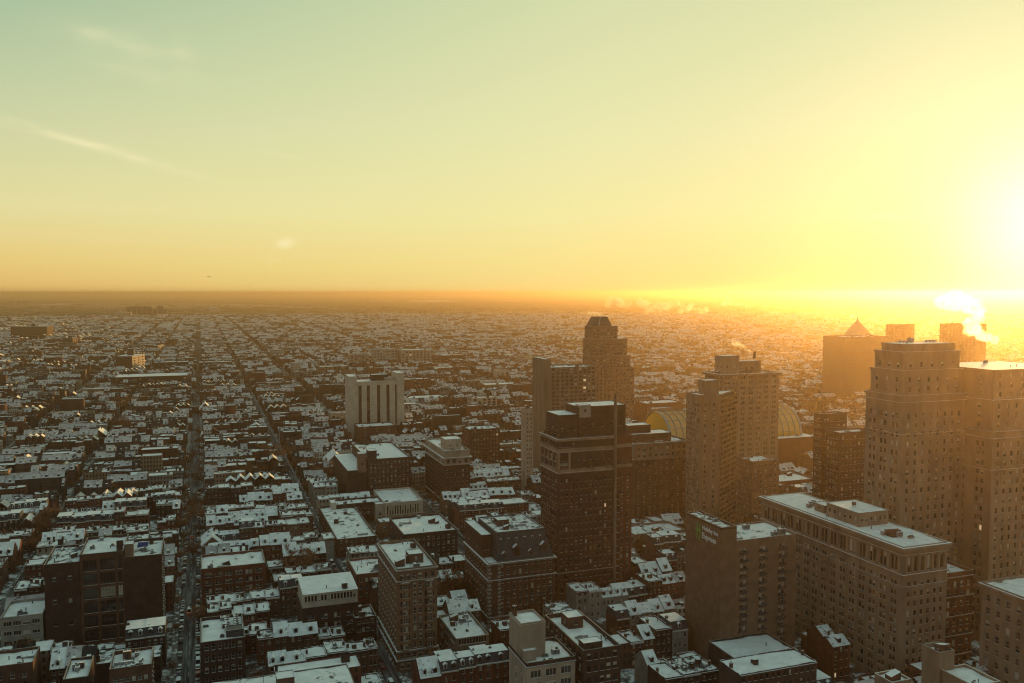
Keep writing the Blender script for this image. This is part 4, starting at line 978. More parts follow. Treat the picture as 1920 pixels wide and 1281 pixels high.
def white_top():
    X0, X1, Y0, Y1, Z = blk(567, 1142, 672, 566, 336, 1120)
    Y1 = Y0 + 20
    q = simple('white_penthouse_block', 'stone block topped by a white glazed penthouse with a tilted snowy roof', 'building', (X0, X1, Y0, Y1, Z), 'brick_dark', 4, 0, w=1.1, h=1.8, pitch=3.6, g=3.0, k=2, n_clut=0)
    b = MB(); wz = Z + 5.5
    w = facade(b, 'N', Y0 + 0.4, X0 + 0.4, X1 - 0.2, Z - 1, wz, cols_even(X0, X1, 16, 0.85, 0.8), [(Z + 2.3, Z + 4.6)], 'white_panel')
    facade(b, 'E', X1 - 0.2, Y0 + 0.4, Y1 - 1, Z - 1, wz, [], [], 'white_panel'); facade(b, 'W', X0 + 0.4, Y0 + 0.4, Y1 - 1, Z - 1, wz, [], [], 'white_panel'); facade(b, 'S', Y1 - 1, X0 + 0.4, X1 - 0.2, Z - 1, wz, [], [], 'white_panel')
    b.poly([(X0 + 0.2, Y0 + 0.1, wz), (X1, Y0 + 0.1, wz), (X1, Y1 - 0.8, wz + 1.2), (X0 + 0.2, Y1 - 0.8, wz + 1.2)], 'snow')
    o = b.build('penthouse', q); put_windows(o, w, 'dark', 40)
    rf(q, 'roof_hatch', X1 - 5, Y0 + 3, wz, 1.0); rf(q, 'vent_pipe', X0 + 10, Y0 + 4, wz + 0.5)
white_top()
def front_roof():
    p = at_z(650, 1245, 26); X1 = p.x; Y1 = p.y; X0 = 1.0
    q = tower('foreground_block', 'wide foreground block with an unbroken deep snowy roof and one bulkhead', 'building', (X0, X1, Y1 - 40, Y1, 26), 'brick_dark', [(0, 26, 'brick_dark', {}, [])], n_clut=0, par=0.1)
    x = at_z(533, 1265, 28).x
    penthouse(q, x - 2.4, x + 2.4, Y1 - 11, Y1 - 6, 26, 29.2, 'brick_brown', 0, name='roof_bulkhead'); rf(q, 'antenna', at_z(491, 1270, 26).x, Y1 - 8, 26, 1.2)
front_roof()

# ------------------------------------------------------------------ single buildings farther out: xl, top, xr, back, base row, wall, label
MID = [
 (752, 657, 814, 748, 690, 'stucco', 9, 'pale warehouse with a tall grid of big windows among the rows'),
 (815, 668, 848, 812, 692, 'brick_red', 5, 'orange brick annex adjoining the pale gridded warehouse'),
 (700, 655, 746, 697, 690, 'stone_grey', 8, 'grey green school building beside the pale gridded warehouse'),
 (656, 665, 692, 652, 690, 'stucco', 5, 'cream flat topped block beside the grey green school'),
 (600, 688, 655, 596, 708, 'brick_tan', 7, 'long low tan hall behind the striped tower'),
 (757, 712, 808, 750, 738, 'brick_red', 6, 'red brick block with rows of windows right behind striped tower'),
 (868, 715, 900, 865, 742, 'concrete', 3, 'grey concrete box with a blank side near the plain brick block'),
 (885, 747, 932, 872, 778, 'stucco', 5, 'pink white five bay block with a broad snowy roof'),
 (845, 766, 878, 838, 800, 'brick_dark', 0, 'blank dark brick shaft block with a snowy cluttered top'),
 (878, 762, 902, 873, 800, 'brick_red', 0, 'blank red brick slab joined to the dark shaft block'),
 (758, 748, 838, 754, 768, 'brick_dark', 10, 'long dark hall with a glazed strip under its snowy roof'),
 (805, 762, 838, 800, 776, 'green_paint', 7, 'low green glazed block with a snowy roof'),
 (910, 722, 975, 905, 742, 'brick_tan', 8, 'tan terrace of flats in front of the pale cube'),
 (930, 695, 956, 927, 716, 'white_panel', 3, 'pale windowless cube lit beside orange trees'),
 (821, 690, 880, 815, 706, 'brick_red', 8, 'brick market hall with a long snowy roof'),
 (1212, 757, 1280, 1205, 800, 'brick_red', 0, 'red brick hall with a clean snowy roof beside the vault'),
 (1445, 905, 1530, 1436, 945, 'brick_red', 0, 'low blank brick hall with a snowy roof behind the limestone block'),
 (1385, 945, 1440, 1378, 985, 'white_panel', 2, 'white rendered low block against the long limestone block'),
 (1190, 1003, 1285, 1186, 1052, 'concrete', 6, 'parking deck with open levels beyond the brown tower'),
 (1470, 845, 1525, 1462, 880, 'brick_brown', 5, 'brown brick street block beneath the vault'),
 (214, 708, 352, 353, 730, 'brick_dark', 16, 'long dark school slab below the sunlit tower house'),
 (288, 680, 353, 354, 700, 'brick_dark', 10, 'dark brick mill facing the long street'),
 (373, 680, 435, 372, 700, 'brick_dark', 9, 'dark brick works on the far side of the long street'),
 (83, 737, 122, 130, 752, 'stucco', 0, 'broad pale shed with a clean snowy roof'),
 (176, 728, 218, 221, 742, 'stucco', 4, 'low pale shop block with a bright snowy roof'),
 (375, 735, 412, 372, 760, 'brick_red', 4, 'upright red brick block beside the long street, near the small chapel'),
 (429, 758, 450, 427, 775, 'stucco', 2, 'square pale house standing above the rows'),
 (500, 718, 545, 492, 738, 'brick_brown', 6, 'brown flats set back from the diagonal run of rows'),
 (548, 760, 585, 540, 785, 'brick_brown', 4, 'brown square block near the foot of the striped tower'),
 (620, 775, 656, 612, 800, 'stucco', 4, 'white painted block at the foot of striped tower'),
]
for (xl, yt, xr, xb, yb, wall, n, lb) in MID:
    zc = zbase(yb); Y = Yz(xl, zc); p = at_y(xl, yt, Y); q = at_y(xr, yt, Y)
    d = max(14, min(60, (q.x - p.x) * 0.6))
    h = p.z
    simple('city_block', lb, 'building', (p.x, q.x, Y, Y + d, h), wall, n, max(0, min(4, n // 2)) if xl > 375 else 0, nE=(n // 2 if xl < 375 else 0),
           w=min(3.4, (q.x - p.x) / max(n, 1) * 0.55), h=min(2.4, h * 0.16), pitch=max(3.2, h / 7), g=h * 0.12, winc=(40 if zc < 900 else 0), n_clut=4, style='dark')

def oblique_block(pl, pm, pr, yt, yb, dark, lit, label, n, ph=0):   # block turned to the low sun; sunlight also painted in as lit's paler colour
    Y = Yz(pm, zbase(yb)); A = at_y(pm, yt, Y); Z = A.z; u = Vector((0.31, 0.95)); v = Vector((-0.95, 0.31)); a = Vector((A.x, Y))
    L = next((q for q in np.arange(4, 160, 1.0) if to_px(*(a + u * q), Z)[0] >= pr), 60); Wd = next((q for q in np.arange(4, 200, 1.0) if to_px(*(a + v * q), Z)[0] <= pl), 40)
    B, D = a + u * L, a + v * Wd; Cc = B + v * Wd
    r = thing('turned_block', label, 'building', (A.x, Y, 0)); xs_, ys_ = [q.x for q in (a, B, Cc, D)], [q.y for q in (a, B, Cc, D)]; foot(min(xs_), max(xs_), min(ys_), max(ys_), Z)
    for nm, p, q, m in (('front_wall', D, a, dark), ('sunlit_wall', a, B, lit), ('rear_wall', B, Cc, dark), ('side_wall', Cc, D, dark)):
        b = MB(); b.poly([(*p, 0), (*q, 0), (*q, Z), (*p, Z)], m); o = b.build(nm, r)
        if nm in ('front_wall', 'sunlit_wall'):
            b = MB(); nr = Vector(((q - p).y, -(q - p).x)).normalized() * 0.08; k = n if nm == 'front_wall' else max(2, n // 2)
            for i in range(k):
                for z in np.arange(Z * 0.12, Z - 3, max(3.3, Z / 7)):
                    e, f = p.lerp(q, (i + 0.3) / k) + nr, p.lerp(q, (i + 0.7) / k) + nr; b.poly([(*e, z), (*f, z), (*f, z + 1.9), (*e, z + 1.9)], 'glass')
            b.build('window_mass', o, 'stuff')
    b = MB(); b.poly([(*q, Z - 0.05) for q in (a, B, Cc, D)], 'snow'); b.build('roof', r)
    if ph:
        m = a.lerp(Cc, 0.45); b = MB(); b.box(m.x - 5, m.x + 5, m.y - 5, m.y + 5, Z - 1, Z + ph, dark, top='snow'); b.build('penthouse', r)
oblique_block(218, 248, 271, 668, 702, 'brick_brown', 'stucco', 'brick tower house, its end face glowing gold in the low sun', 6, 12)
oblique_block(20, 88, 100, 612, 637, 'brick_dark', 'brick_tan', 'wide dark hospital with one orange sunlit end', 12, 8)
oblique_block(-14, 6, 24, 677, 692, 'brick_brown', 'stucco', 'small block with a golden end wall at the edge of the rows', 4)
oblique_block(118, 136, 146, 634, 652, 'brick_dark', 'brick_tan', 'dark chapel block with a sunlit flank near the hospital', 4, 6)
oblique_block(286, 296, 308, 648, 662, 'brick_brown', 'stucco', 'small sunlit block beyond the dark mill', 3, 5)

# ------------------------------------------------------------------ ground, streets, far land
def ground_mat():
    m = bpy.data.materials.new('land'); m.use_nodes = True; n, l = m.node_tree.nodes, m.node_tree.links
    bs = n['Principled BSDF']; bs.inputs['Roughness'].default_value = 0.95; bs.inputs['Specular IOR Level'].default_value = 0.1
    geo = n.new('ShaderNodeNewGeometry')
    def noise(sc, det, stretch=None):
        t = n.new('ShaderNodeTexNoise'); t.inputs['Scale'].default_value = sc; t.inputs['Detail'].default_value = det; t.inputs['Roughness'].default_value = 0.68
        if stretch:
            mp = n.new('ShaderNodeMapping'); mp.inputs['Scale'].default_value = stretch; l.new(geo.outputs['Position'], mp.inputs[0]); l.new(mp.outputs[0], t.inputs['Vector'])
        else: l.new(geo.outputs['Position'], t.inputs['Vector'])
        return t.outputs[0]
    def ramp(src, stops):
        r = n.new('ShaderNodeValToRGB'); e = r.color_ramp.elements
        e[0].position, e[0].color = stops[0][0], (*stops[0][1], 1); e[1].position, e[1].color = stops[1][0], (*stops[1][1], 1)
        for p, c in stops[2:]: k = e.new(p); k.color = (*c, 1)
        l.new(src, r.inputs[0]); return r.outputs[0]
    near = ramp(noise(0.12, 6), [(0.40, (0.045, 0.038, 0.034)), (0.52, (0.10, 0.09, 0.085)), (0.60, (0.62, 0.64, 0.66))])
    far = ramp(noise(0.0016, 8, (0.5, 1.0, 1)), [(0.47, (0.075, 0.055, 0.038)), (0.56, (0.11, 0.082, 0.06)), (0.62, (0.50, 0.50, 0.50))])
    sx = n.new('ShaderNodeSeparateXYZ'); l.new(geo.outputs['Position'], sx.inputs[0])
    mr = n.new('ShaderNodeMapRange'); mr.inputs['From Min'].default_value = 4300; mr.inputs['From Max'].default_value = 5200; l.new(sx.outputs['Y'], mr.inputs[0])
    mx = n.new('ShaderNodeMixRGB'); l.new(mr.outputs[0], mx.inputs[0]); l.new(near, mx.inputs[1]); l.new(far, mx.inputs[2])
    l.new(mx.outputs[0], bs.inputs['Base Color']); MATS['land'] = m
ground_mat()
b = MB(); b.poly([(-42000, -1500, 0), (42000, -1500, 0), (42000, 42000, 0), (-42000, 42000, 0)], 'land'); tag(b.build('ground'), kind='structure')

def road_mat():
    m = nmat('road', (0.035, 0.035, 0.038), var=0.3)
    n, l = m.node_tree.nodes, m.node_tree.links
    bs = n['Principled BSDF']; geo = n['Geometry'] if 'Geometry' in n else [k for k in n if k.type == 'NEW_GEOMETRY'][0]
    mp = n.new('ShaderNodeMapping'); mp.inputs['Scale'].default_value = (0.9, 0.035, 1); l.new(geo.outputs['Position'], mp.inputs[0])
    t = n.new('ShaderNodeTexNoise'); t.inputs['Scale'].default_value = 1.0; t.inputs['Detail'].default_value = 6; l.new(mp.outputs[0], t.inputs['Vector'])
    r = n.new('ShaderNodeValToRGB'); e = r.color_ramp.elements; e[0].position, e[1].position = 0.42, 0.72; e[0].color = (0.035, 0.034, 0.037, 1); e[1].color = (0.22, 0.22, 0.23, 1)
    l.new(t.outputs[0], r.inputs[0]); l.new(r.outputs[0], bs.inputs['Base Color'])
road_mat()
XS = [(-450, 13), (-378, 7), (-305, 13), (-233, 7), (-160, 13), (-84, 7), (-6.5, 13), (63, 8), (135, 13), (208, 7), (280, 13), (352, 7), (425, 24)]
x = 425
while x < 6600:
    XS += [(x + 72, 7), (x + 145, 13)]; x += 145
x = -450
while x > -1500:
    XS = [(x - 145, 13), (x - 72, 7)] + XS; x -= 145
YS = [(60 + 120 * k, 12) for k in range(1, 44)]
MAIN = [(-6.5, 13), (63, 8), (135, 13), (-160, 13), (280, 13), (425, 24), (-84, 7), (208, 7), (352, 7)]
for (cx, w) in MAIN:
    y1 = 5200 if w > 10 else 2600
    kw = 2.2 if w > 8 else 1.3
    bb = MB(); bb.poly([(cx - w/2 + kw, 150, 0.02), (cx + w/2 - kw, 150, 0.02), (cx + w/2 - kw, y1, 0.02), (cx - w/2 + kw, y1, 0.02)], 'road'); tag(bb.build('street'), kind='structure')
    for s in (-1, 1):
        bb = MB(); bb.box(cx + s * (w/2 - kw), cx + s * w/2, 150, min(y1, 1800), 0.0, 0.14, 'pavement', top='snow_patch'); tag(bb.build('pavement'), kind='structure')
    if w > 10:
        for y in np.arange(200, 900, 9):
            pass
bb = MB()
for y in np.arange(180, 900, 10): bb.poly([(-6.56, y, 0.03), (-6.44, y, 0.03), (-6.44, y + 4, 0.03), (-6.56, y + 4, 0.03)], 'frame_white')
tag(bb.build('lane_marking'), kind='structure')

# ------------------------------------------------------------------ row houses
WALLS = ['brick_red', 'brick_brown', 'brick_dark', 'brick_tan', 'stucco', 'stone_grey']
WP = [0.36, 0.26, 0.17, 0.10, 0.05, 0.06]
FA = np.array(FOOT)
def blocked(x0, x1, y0, y1):
    return bool(np.any((FA[:, 0] < x1) & (FA[:, 1] > x0) & (FA[:, 2] < y1) & (FA[:, 3] > y0)))
def hidden(x, y, z):
    d = np.array([x, y, z - EYE]); lo = np.zeros(len(FA)); hi = np.full(len(FA), 0.97)
    for ax, (a, c) in enumerate(((0, 1), (2, 3))):
        t0, t1 = FA[:, a] / d[ax], FA[:, c] / d[ax]
        lo = np.maximum(lo, np.minimum(t0, t1)); hi = np.minimum(hi, np.maximum(t0, t1))
    t1 = (FA[:, 4] - EYE) / d[2]                 # below the roof only after this
    lo = np.maximum(lo, t1)
    return bool(np.any(lo < hi))
HOUSES = []
hr = random.Random(3)
xs = sorted(XS)
for (ca, wa), (cb, wb) in zip(xs[:-1], xs[1:]):
    xa, xb = ca + wa / 2 + 0.3, cb - wb / 2 - 0.3
    for (yc, yw) in YS:
        y0 = yc + yw / 2
        zc = yc * math.cos(YAW) + (xa + xb) / 2 * math.sin(YAW)
        if zc < 150 or zc > 5200: continue
        pa = to_px(xa if xa < 0 else xa, y0 + 108, 0)[0]; pb = to_px(xb, y0, 0)[0]
        if pb < -40 or pa > 1990: continue
        far = zc > 2300
        rows = []; y = y0
        nr = 6 if not far else 5
        sp = 108.0 / nr
        for k in range(nr):
            dd = sp * hr.uniform(0.56, 0.72)
            rows.append((y0 + k * sp + (0.4 if k % 2 == 0 else sp - dd - 0.4), dd, k))
        for (yr, dd, k) in rows:
            x = xa + hr.uniform(0, 1.5); run = 0
            while x < xb - 3.5:
                if run == 0:
                    run = hr.randint(1, 5); w = hr.uniform(4.6, 7.8) * (1.0 if not far else 2.1); h = hr.triangular(6.0, 14.5, 9.5)
                    wall = hr.choices(range(6), WP)[0]; typ = hr.choices('fgmx', (0.5, 0.28, 0.14, 0.0 if zc < 430 else 0.12))[0]; snowq = hr.random()
                    if hr.random() < (0.035 if zc < 800 else 0.10): x += hr.uniform(5, 22)
                    if hr.random() < (0.05 if zc < 500 else 0.11): w *= hr.uniform(2, 4.5); h *= hr.uniform(0.8, 1.8); typ = 'f'; run = 1
                run -= 1
                ww = min(w, xb - x)
                jj = hr.uniform(-0.5, 0.5)
                hh = h + hr.uniform(-0.5, 0.5)
                dj = dd + hr.uniform(-2.6, 1.2)
                if hr.random() < 0.035: x += ww; continue
                if not blocked(x, x + ww, yr, yr + dj): HOUSES.append((x, x + ww - 0.04, yr, yr + dj, hh, wall, typ, k % 2, zc))
                x += ww
def house_view(h):
    x0, x1, y0, y1, z, *_ = h
    p = to_px((x0 + x1) / 2, y0, z); return p
near = []
for i, h in enumerate(HOUSES):
    if h[8] > 760: continue
    px, py = house_view(h)
    if px < -10 or px > 1930 or py > 1300: continue
    if hidden((h[0] + h[1]) / 2, h[2] + 1, h[4]): continue
    near.append((math.hypot(h[0], h[2]), i))
near.sort()
NEARSET = [i for _, i in near[:300]]
CN = {'brick_red': 'red brick', 'brick_brown': 'brown brick', 'brick_dark': 'dark brick', 'brick_tan': 'tan brick', 'stucco': 'pale stucco', 'stone_grey': 'grey stone'}
def row_house(h):
    x0, x1, y0, y1, z, wi, typ, par_, zc = h
    wall = WALLS[wi]; g = hr
    root = thing('row_house', '', 'house', ((x0 + x1) / 2, (y0 + y1) / 2, 0), 'snow-roofed row houses')
    wd = x1 - x0; b = MB()
    nf = max(2, int(z / 3.1)); nc = max(2, int(wd / 2.1))
    rows = rows_even(1.1, z / nf, nf, 1.65)
    wins = facade(b, 'N', y0, x0, x1, 0, z, cols_even(x0, x1, nc, 0.95, 0.3), rows, wall)
    facade(b, 'S', y1, x0, x1, 0, z, [], [], wall); facade(b, 'E', x1, y0, y1, 0, z, [], [], wall); facade(b, 'W', x0, y0, y1, 0, z, [], [], wall)
    desc = ''
    if typ == 'f':
        t = 0.3
        for (a, c, d, e) in ((x0 + 0.01, x1 - 0.01, y0 + 0.01, y0 + t), (x0 + 0.01, x1 - 0.01, y1 - t, y1 - 0.01), (x0 + 0.01, x0 + t, y0 + t, y1 - t), (x1 - t, x1 - 0.01, y0 + t, y1 - t)): b.box(a, c, d, e, z - 0.6, z + g.uniform(0.15, 0.4), wall, top='snow_thin')
        b.build('wall', root); snow_roof(root, x0 + t, x1 - t, y0 + t, y1 - t, z - 0.25, g.choice(('snow', 'snow', 'snow_thin')), n=3, amp=0.1)
        desc = 'flat snowy roof'
        k = g.random()
        rz = z - 0.2
        if k < 0.35: rf(root, 'roof_hatch', x0 + wd * g.uniform(0.3, 0.7), y0 + (y1 - y0) * g.uniform(0.4, 0.7), rz, 0.75); desc += ' and bulkhead'
        elif k < 0.6: rf(root, 'skylight', x0 + wd * 0.5, y0 + (y1 - y0) * g.uniform(0.3, 0.7), rz, 0.8); desc += ' and skylight'
        elif k < 0.8: rf(root, 'rooftop_unit', x0 + wd * 0.5, y0 + (y1 - y0) * g.uniform(0.3, 0.7), rz, 0.7); desc += ' and cooling unit'
        if g.random() < 0.6: rf(root, 'vent_pipe', x0 + wd * g.uniform(0.2, 0.8), y0 + (y1 - y0) * g.uniform(0.2, 0.8), rz, 0.9)
        bb = MB(); bb.box(x0 + 0.05, x1 - 0.05, y0 - 0.35, y0 - 0.003, z - 0.7, z - 0.1, 'frame_white' if g.random() < 0.3 else 'brick_dark', top='snow', bottom=True); bb.build('cornice', root)
    else:
        ym = (y0 + y1) / 2; rise = (y1 - y0) * g.uniform(0.28, 0.40)
        if typ == 'x':
            xm = (x0 + x1) / 2; rise = wd * g.uniform(0.38, 0.55)
            for yy in (y0, y1): b.poly([(x0, yy, z), (x1, yy, z), (xm, yy, z + rise)], wall)
            b.build('wall', root); bb = MB()
            for xx in (x0, x1): bb.poly([(xx, y0 - 0.3, z + 0.06), (xm, y0 - 0.3, z + rise + 0.06), (xm, y1 + 0.3, z + rise + 0.06), (xx, y1 + 0.3, z + 0.06)], 'snow')
            bb.build('roof', root); desc = 'snowy roof with its gable facing out'; zr = None
        elif typ == 'g':
            for xx in (x0, x1): b.poly([(xx, y0, z), (xx, y1, z), (xx, ym, z + rise)], wall)
            b.build('wall', root)
            bb = MB(); o = 0.3; sl = rise / (ym - y0)
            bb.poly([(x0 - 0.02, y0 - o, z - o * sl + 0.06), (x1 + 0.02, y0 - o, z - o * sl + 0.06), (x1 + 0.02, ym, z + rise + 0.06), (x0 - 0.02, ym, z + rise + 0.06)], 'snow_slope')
            bb.poly([(x0 - 0.02, y1 + o, z - o * sl + 0.06), (x1 + 0.02, y1 + o, z - o * sl + 0.06), (x1 + 0.02, ym, z + rise + 0.06), (x0 - 0.02, ym, z + rise + 0.06)], 'snow')
            bb.build('roof', root); desc = 'pitched snowy roof'; zr = lambda yy: z + (yy - y0) * sl
        else:
            s = 1.6; rise = 3.0; b.build('wall', root); bb = MB()
            bb.frustum([(x0, y0, z), (x1, y0, z), (x1, y1, z), (x0, y1, z)], [(x0, y0 + s, z + rise), (x1, y0 + s, z + rise), (x1, y1 - s, z + rise), (x0, y1 - s, z + rise)], 'slate', 'snow'); bb.build('roof', root)
            desc = 'slate mansard roof'; zr = lambda yy: z + min(rise, (yy - y0) * rise / s)
            bb = MB(); bb.box(x0 + 0.05, x1 - 0.05, y0 - 0.3, y0 - 0.003, z - 0.5, z - 0.05, 'frame_white', top='snow', bottom=True); bb.build('cornice', root)
        if typ != 'x' and (g.random() < 0.75 or typ == 'm'):
            nd = 2 if wd > 6 and g.random() < 0.6 else 1
            for j in range(nd):
                bb = MB(); xc = x0 + wd * (j + 0.5) / nd; yd = y0 + (0.9 if typ == 'g' else 0.35); z0 = zr(yd) - 0.1; hd = 1.7; hw = 0.65
                bb.box(xc - hw, xc + hw, yd, yd + 3.0, z0 - 0.5, z0 + hd, 'frame_white' if g.random() < 0.4 else 'slate'); bb.box(xc - hw * 0.6, xc + hw * 0.6, yd - 0.04, yd - 0.004, z0 + 0.25, z0 + hd - 0.2, 'glass')
                for q in (-1, 1): bb.poly([(xc + q * (hw + 0.2), yd - 0.25, z0 + hd), (xc, yd - 0.25, z0 + hd + 0.6), (xc, yd + 3.6, z0 + hd + 0.6), (xc + q * (hw + 0.2), yd + 3.6, z0 + hd)], 'snow')
                bb.poly([(xc - hw, yd, z0 + hd), (xc + hw, yd, z0 + hd), (xc, yd, z0 + hd + 0.55)], 'frame_white'); bb.build('dormer', root)
            desc += ' and ' + ('two dormers' if nd == 2 else 'one dormer')
    nch = 0
    if g.random() < 0.7:
        rf(root, 'chimney', x0 + 0.6, (y0 + y1) / 2 + g.uniform(-1, 1), z + (0.9 if typ != 'f' else 0.0) + (1.2 if typ == 'm' else 0), g.uniform(0.8, 1.15)); nch = 1
    if g.random() < 0.25: rf(root, 'chimney', x1 - 0.6, (y0 + y1) / 2 + g.uniform(-2, 1), z + (0.6 if typ != 'f' else 0.0), 0.9); nch += 1
    if par_ == 0 and g.random() < 0.7:            # rear ell into the yard
        ez = z * g.uniform(0.5, 0.8); bb = MB(); xe = x0 + wd * 0.55
        bb.box(x0 + 0.1, xe, y1 + 0.003, y1 + 3.4, 0, ez, wall, top='snow'); bb.build('rear_ell', root)
    o = world_of(root)
    put_windows(root, wins, 'sash' if g.random() < 0.7 else 'dark', 30 if zc < 420 else 0)
    side = ('across the side street' if x0 > 65 else 'beside the long street') if x0 > 0 else 'behind the lofts'
    if x0 > 135: side = 'among the towers' if x0 < 330 else 'beyond the towers'
    fl = {2: 'two', 3: 'three', 4: 'four'}.get(nf, 'tall')
    root['label'] = f"{fl} storey {CN[wall]} house, {desc}{', chimneyless' if nch == 0 else ', twin chimneys' if nch == 2 else ', one chimney'}, {side}"
    w_ = root['label'].split()
    if len(w_) > 16: root['label'] = f"{fl} storey {CN[wall]} house, {desc}, {side}"
for i in NEARSET: row_house(HOUSES[i])

# all the other houses as one mass
def far_wall(name, col):
    m = nmat(name, col, var=0.35, scale=0.05, detail=6)
    n, l = m.node_tree.nodes, m.node_tree.links
    bs = n['Principled BSDF']; src = bs.inputs['Base Color'].links[0].from_socket
    geo = [k for k in n if k.type == 'NEW_GEOMETRY'][0]
    sp = n.new('ShaderNodeSeparateXYZ'); l.new(geo.outputs['Position'], sp.inputs[0])
    ad = n.new('ShaderNodeMath'); ad.operation = 'ADD'; l.new(sp.outputs['X'], ad.inputs[0]); l.new(sp.outputs['Y'], ad.inputs[1])
    def pulse(s, per, lo):
        k = n.new('ShaderNodeMath'); k.operation = 'FRACT'; d = n.new('ShaderNodeMath'); d.operation = 'DIVIDE'; d.inputs[1].default_value = per
        l.new(s, d.inputs[0]); l.new(d.outputs[0], k.inputs[0]); g = n.new('ShaderNodeMath'); g.operation = 'GREATER_THAN'; g.inputs[1].default_value = lo; l.new(k.outputs[0], g.inputs[0]); return g.outputs[0]
    mu = n.new('ShaderNodeMath'); mu.operation = 'MULTIPLY'; l.new(pulse(ad.outputs[0], 2.1, 0.55), mu.inputs[0]); l.new(pulse(sp.outputs['Z'], 3.05, 0.45), mu.inputs[1])
    mx = n.new('ShaderNodeMixRGB'); mx.inputs[2].default_value = (0.03, 0.03, 0.034, 1); l.new(mu.outputs[0], mx.inputs[0]); l.new(src, mx.inputs[1]); l.new(mx.outputs[0], bs.inputs['Base Color'])
for nm, col in (('mass_red', (0.135, 0.055, 0.038)), ('mass_brown', (0.10, 0.058, 0.042)), ('mass_dark', (0.058, 0.038, 0.032)), ('mass_tan', (0.26, 0.18, 0.13)), ('mass_pale', (0.42, 0.38, 0.32)), ('mass_grey', (0.24, 0.22, 0.2))): far_wall(nm, col)
MASS = ['mass_red', 'mass_brown', 'mass_dark', 'mass_tan', 'mass_pale', 'mass_grey', 'snow', 'snow_thin', 'tar', 'snow_slope', 'slate']
ns = set(NEARSET)
REST = [h for i, h in enumerate(HOUSES) if i not in ns]
V, Fq, Mi = [], [], []
nv = 0
def addquads(vs, fs, ms):
    global nv
    V.append(np.array(vs, dtype=np.float32)); Fq.append(np.array(fs, dtype=np.int32) + nv); Mi.append(np.array(ms, dtype=np.int32)); nv += len(vs)
def mass_box(x0, x1, y0, y1, z0, z1, zr, mw, mr):
    vs = [(x0, y0, z0), (x1, y0, z0), (x1, y1, z0), (x0, y1, z0), (x0, y0, z1), (x1, y0, z1), (x1, y1, z1), (x0, y1, z1), (x0, y0, zr), (x1, y0, zr), (x1, y1, zr), (x0, y1, zr)]
    addquads(vs, [(0, 1, 5, 4), (1, 2, 6, 5), (2, 3, 7, 6), (3, 0, 4, 7), (8, 9, 10, 11)], [mw, mw, mw, mw, mr])
for (x0, x1, y0, y1, z, wi, typ, par_, zc) in REST:
    sn = hr.random(); lim = (0.60, 0.85) if zc < 900 else (0.38, 0.66); mr = 6 if sn < lim[0] else 7 if sn < lim[1] else 8
    if typ == 'f':
        mass_box(x0, x1, y0, y1, 0, z + (0.35 if zc < 1500 else 0.06), z - (hr.uniform(0.0, 0.5) if zc < 1500 else 0.0), wi, mr)
    elif typ == 'x':
        xm = (x0 + x1) / 2; rs = (x1 - x0) * 0.45
        vs = [(x0, y0, 0), (x1, y0, 0), (x1, y1, 0), (x0, y1, 0), (x0, y0, z), (x1, y0, z), (x1, y1, z), (x0, y1, z), (xm, y0, z + rs), (xm, y1, z + rs)]
        addquads(vs, [(0, 1, 5, 4), (1, 2, 6, 5), (2, 3, 7, 6), (3, 0, 4, 7), (4, 7, 9, 8), (5, 6, 9, 8), (4, 5, 8, 8), (7, 6, 9, 9)], [wi, wi, wi, wi, 6, 6, wi, wi])
    else:
        ym = (y0 + y1) / 2; rs = (y1 - y0) * 0.33
        vs = [(x0, y0, 0), (x1, y0, 0), (x1, y1, 0), (x0, y1, 0), (x0, y0, z), (x1, y0, z), (x1, y1, z), (x0, y1, z), (x0, ym, z + rs), (x1, ym, z + rs)]
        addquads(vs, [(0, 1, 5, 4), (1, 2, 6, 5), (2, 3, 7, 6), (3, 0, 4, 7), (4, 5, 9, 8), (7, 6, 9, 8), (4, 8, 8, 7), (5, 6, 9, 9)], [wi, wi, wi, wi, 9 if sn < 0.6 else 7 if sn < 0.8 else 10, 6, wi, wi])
    if zc < 2400:
        if hr.random() < 0.6: cx, cyy = x0 + 0.5, hr.uniform(y0 + 1, y1 - 1); mass_box(cx - 0.45, cx + 0.45, cyy - 0.4, cyy + 0.4, z - 0.5, z + hr.uniform(1, 2.6), z + 1.0, hr.choice((0, 1, 2)), 6)
        if hr.random() < 0.35: cx, cyy = hr.uniform(x0 + 1.2, x1 - 1.2), hr.uniform(y0 + 2, y1 - 2); s = hr.uniform(0.7, 1.5); mass_box(cx - s, cx + s, cyy - s, cyy + s, z - 0.5, z + hr.uniform(0.9, 2.4), z + 0.9, hr.choice((1, 2, 5)), 6)
        if zc < 1300 and typ in 'gm':
            cx = (x0 + x1) / 2; mass_box(cx - 0.7, cx + 0.7, y0 + 0.7, y0 + 3.2, z, z + 1.9, z + 1.95, hr.choice((4, 2)), 6)
        if par_ == 0 and hr.random() < 0.6: mass_box(x0, x0 + (x1 - x0) * 0.5, y1, y1 + hr.uniform(2, 4), 0, z * hr.uniform(0.45, 0.8), z * 0.55, wi, 6)
def mass_mesh(name, mats):
    v = np.concatenate(V); f = np.concatenate(Fq); m = np.concatenate(Mi)
    me = bpy.data.meshes.new(name); me.vertices.add(len(v)); me.vertices.foreach_set('co', v.ravel())
    me.loops.add(f.size); me.loops.foreach_set('vertex_index', f.ravel()); me.polygons.add(len(f))
    me.polygons.foreach_set('loop_start', np.arange(0, f.size, 4, dtype=np.int32)); me.polygons.foreach_set('loop_total', np.full(len(f), 4, dtype=np.int32))
    for k in mats: me.materials.append(M(k))
    me.polygons.foreach_set('material_index', m); me.update(); me.validate()
    return me
tag(link('row_house_mass', mass_mesh('row_house_mass', MASS)), 'dense snow-roofed brick row houses stretching out toward the horizon', 'row houses', kind='stuff')
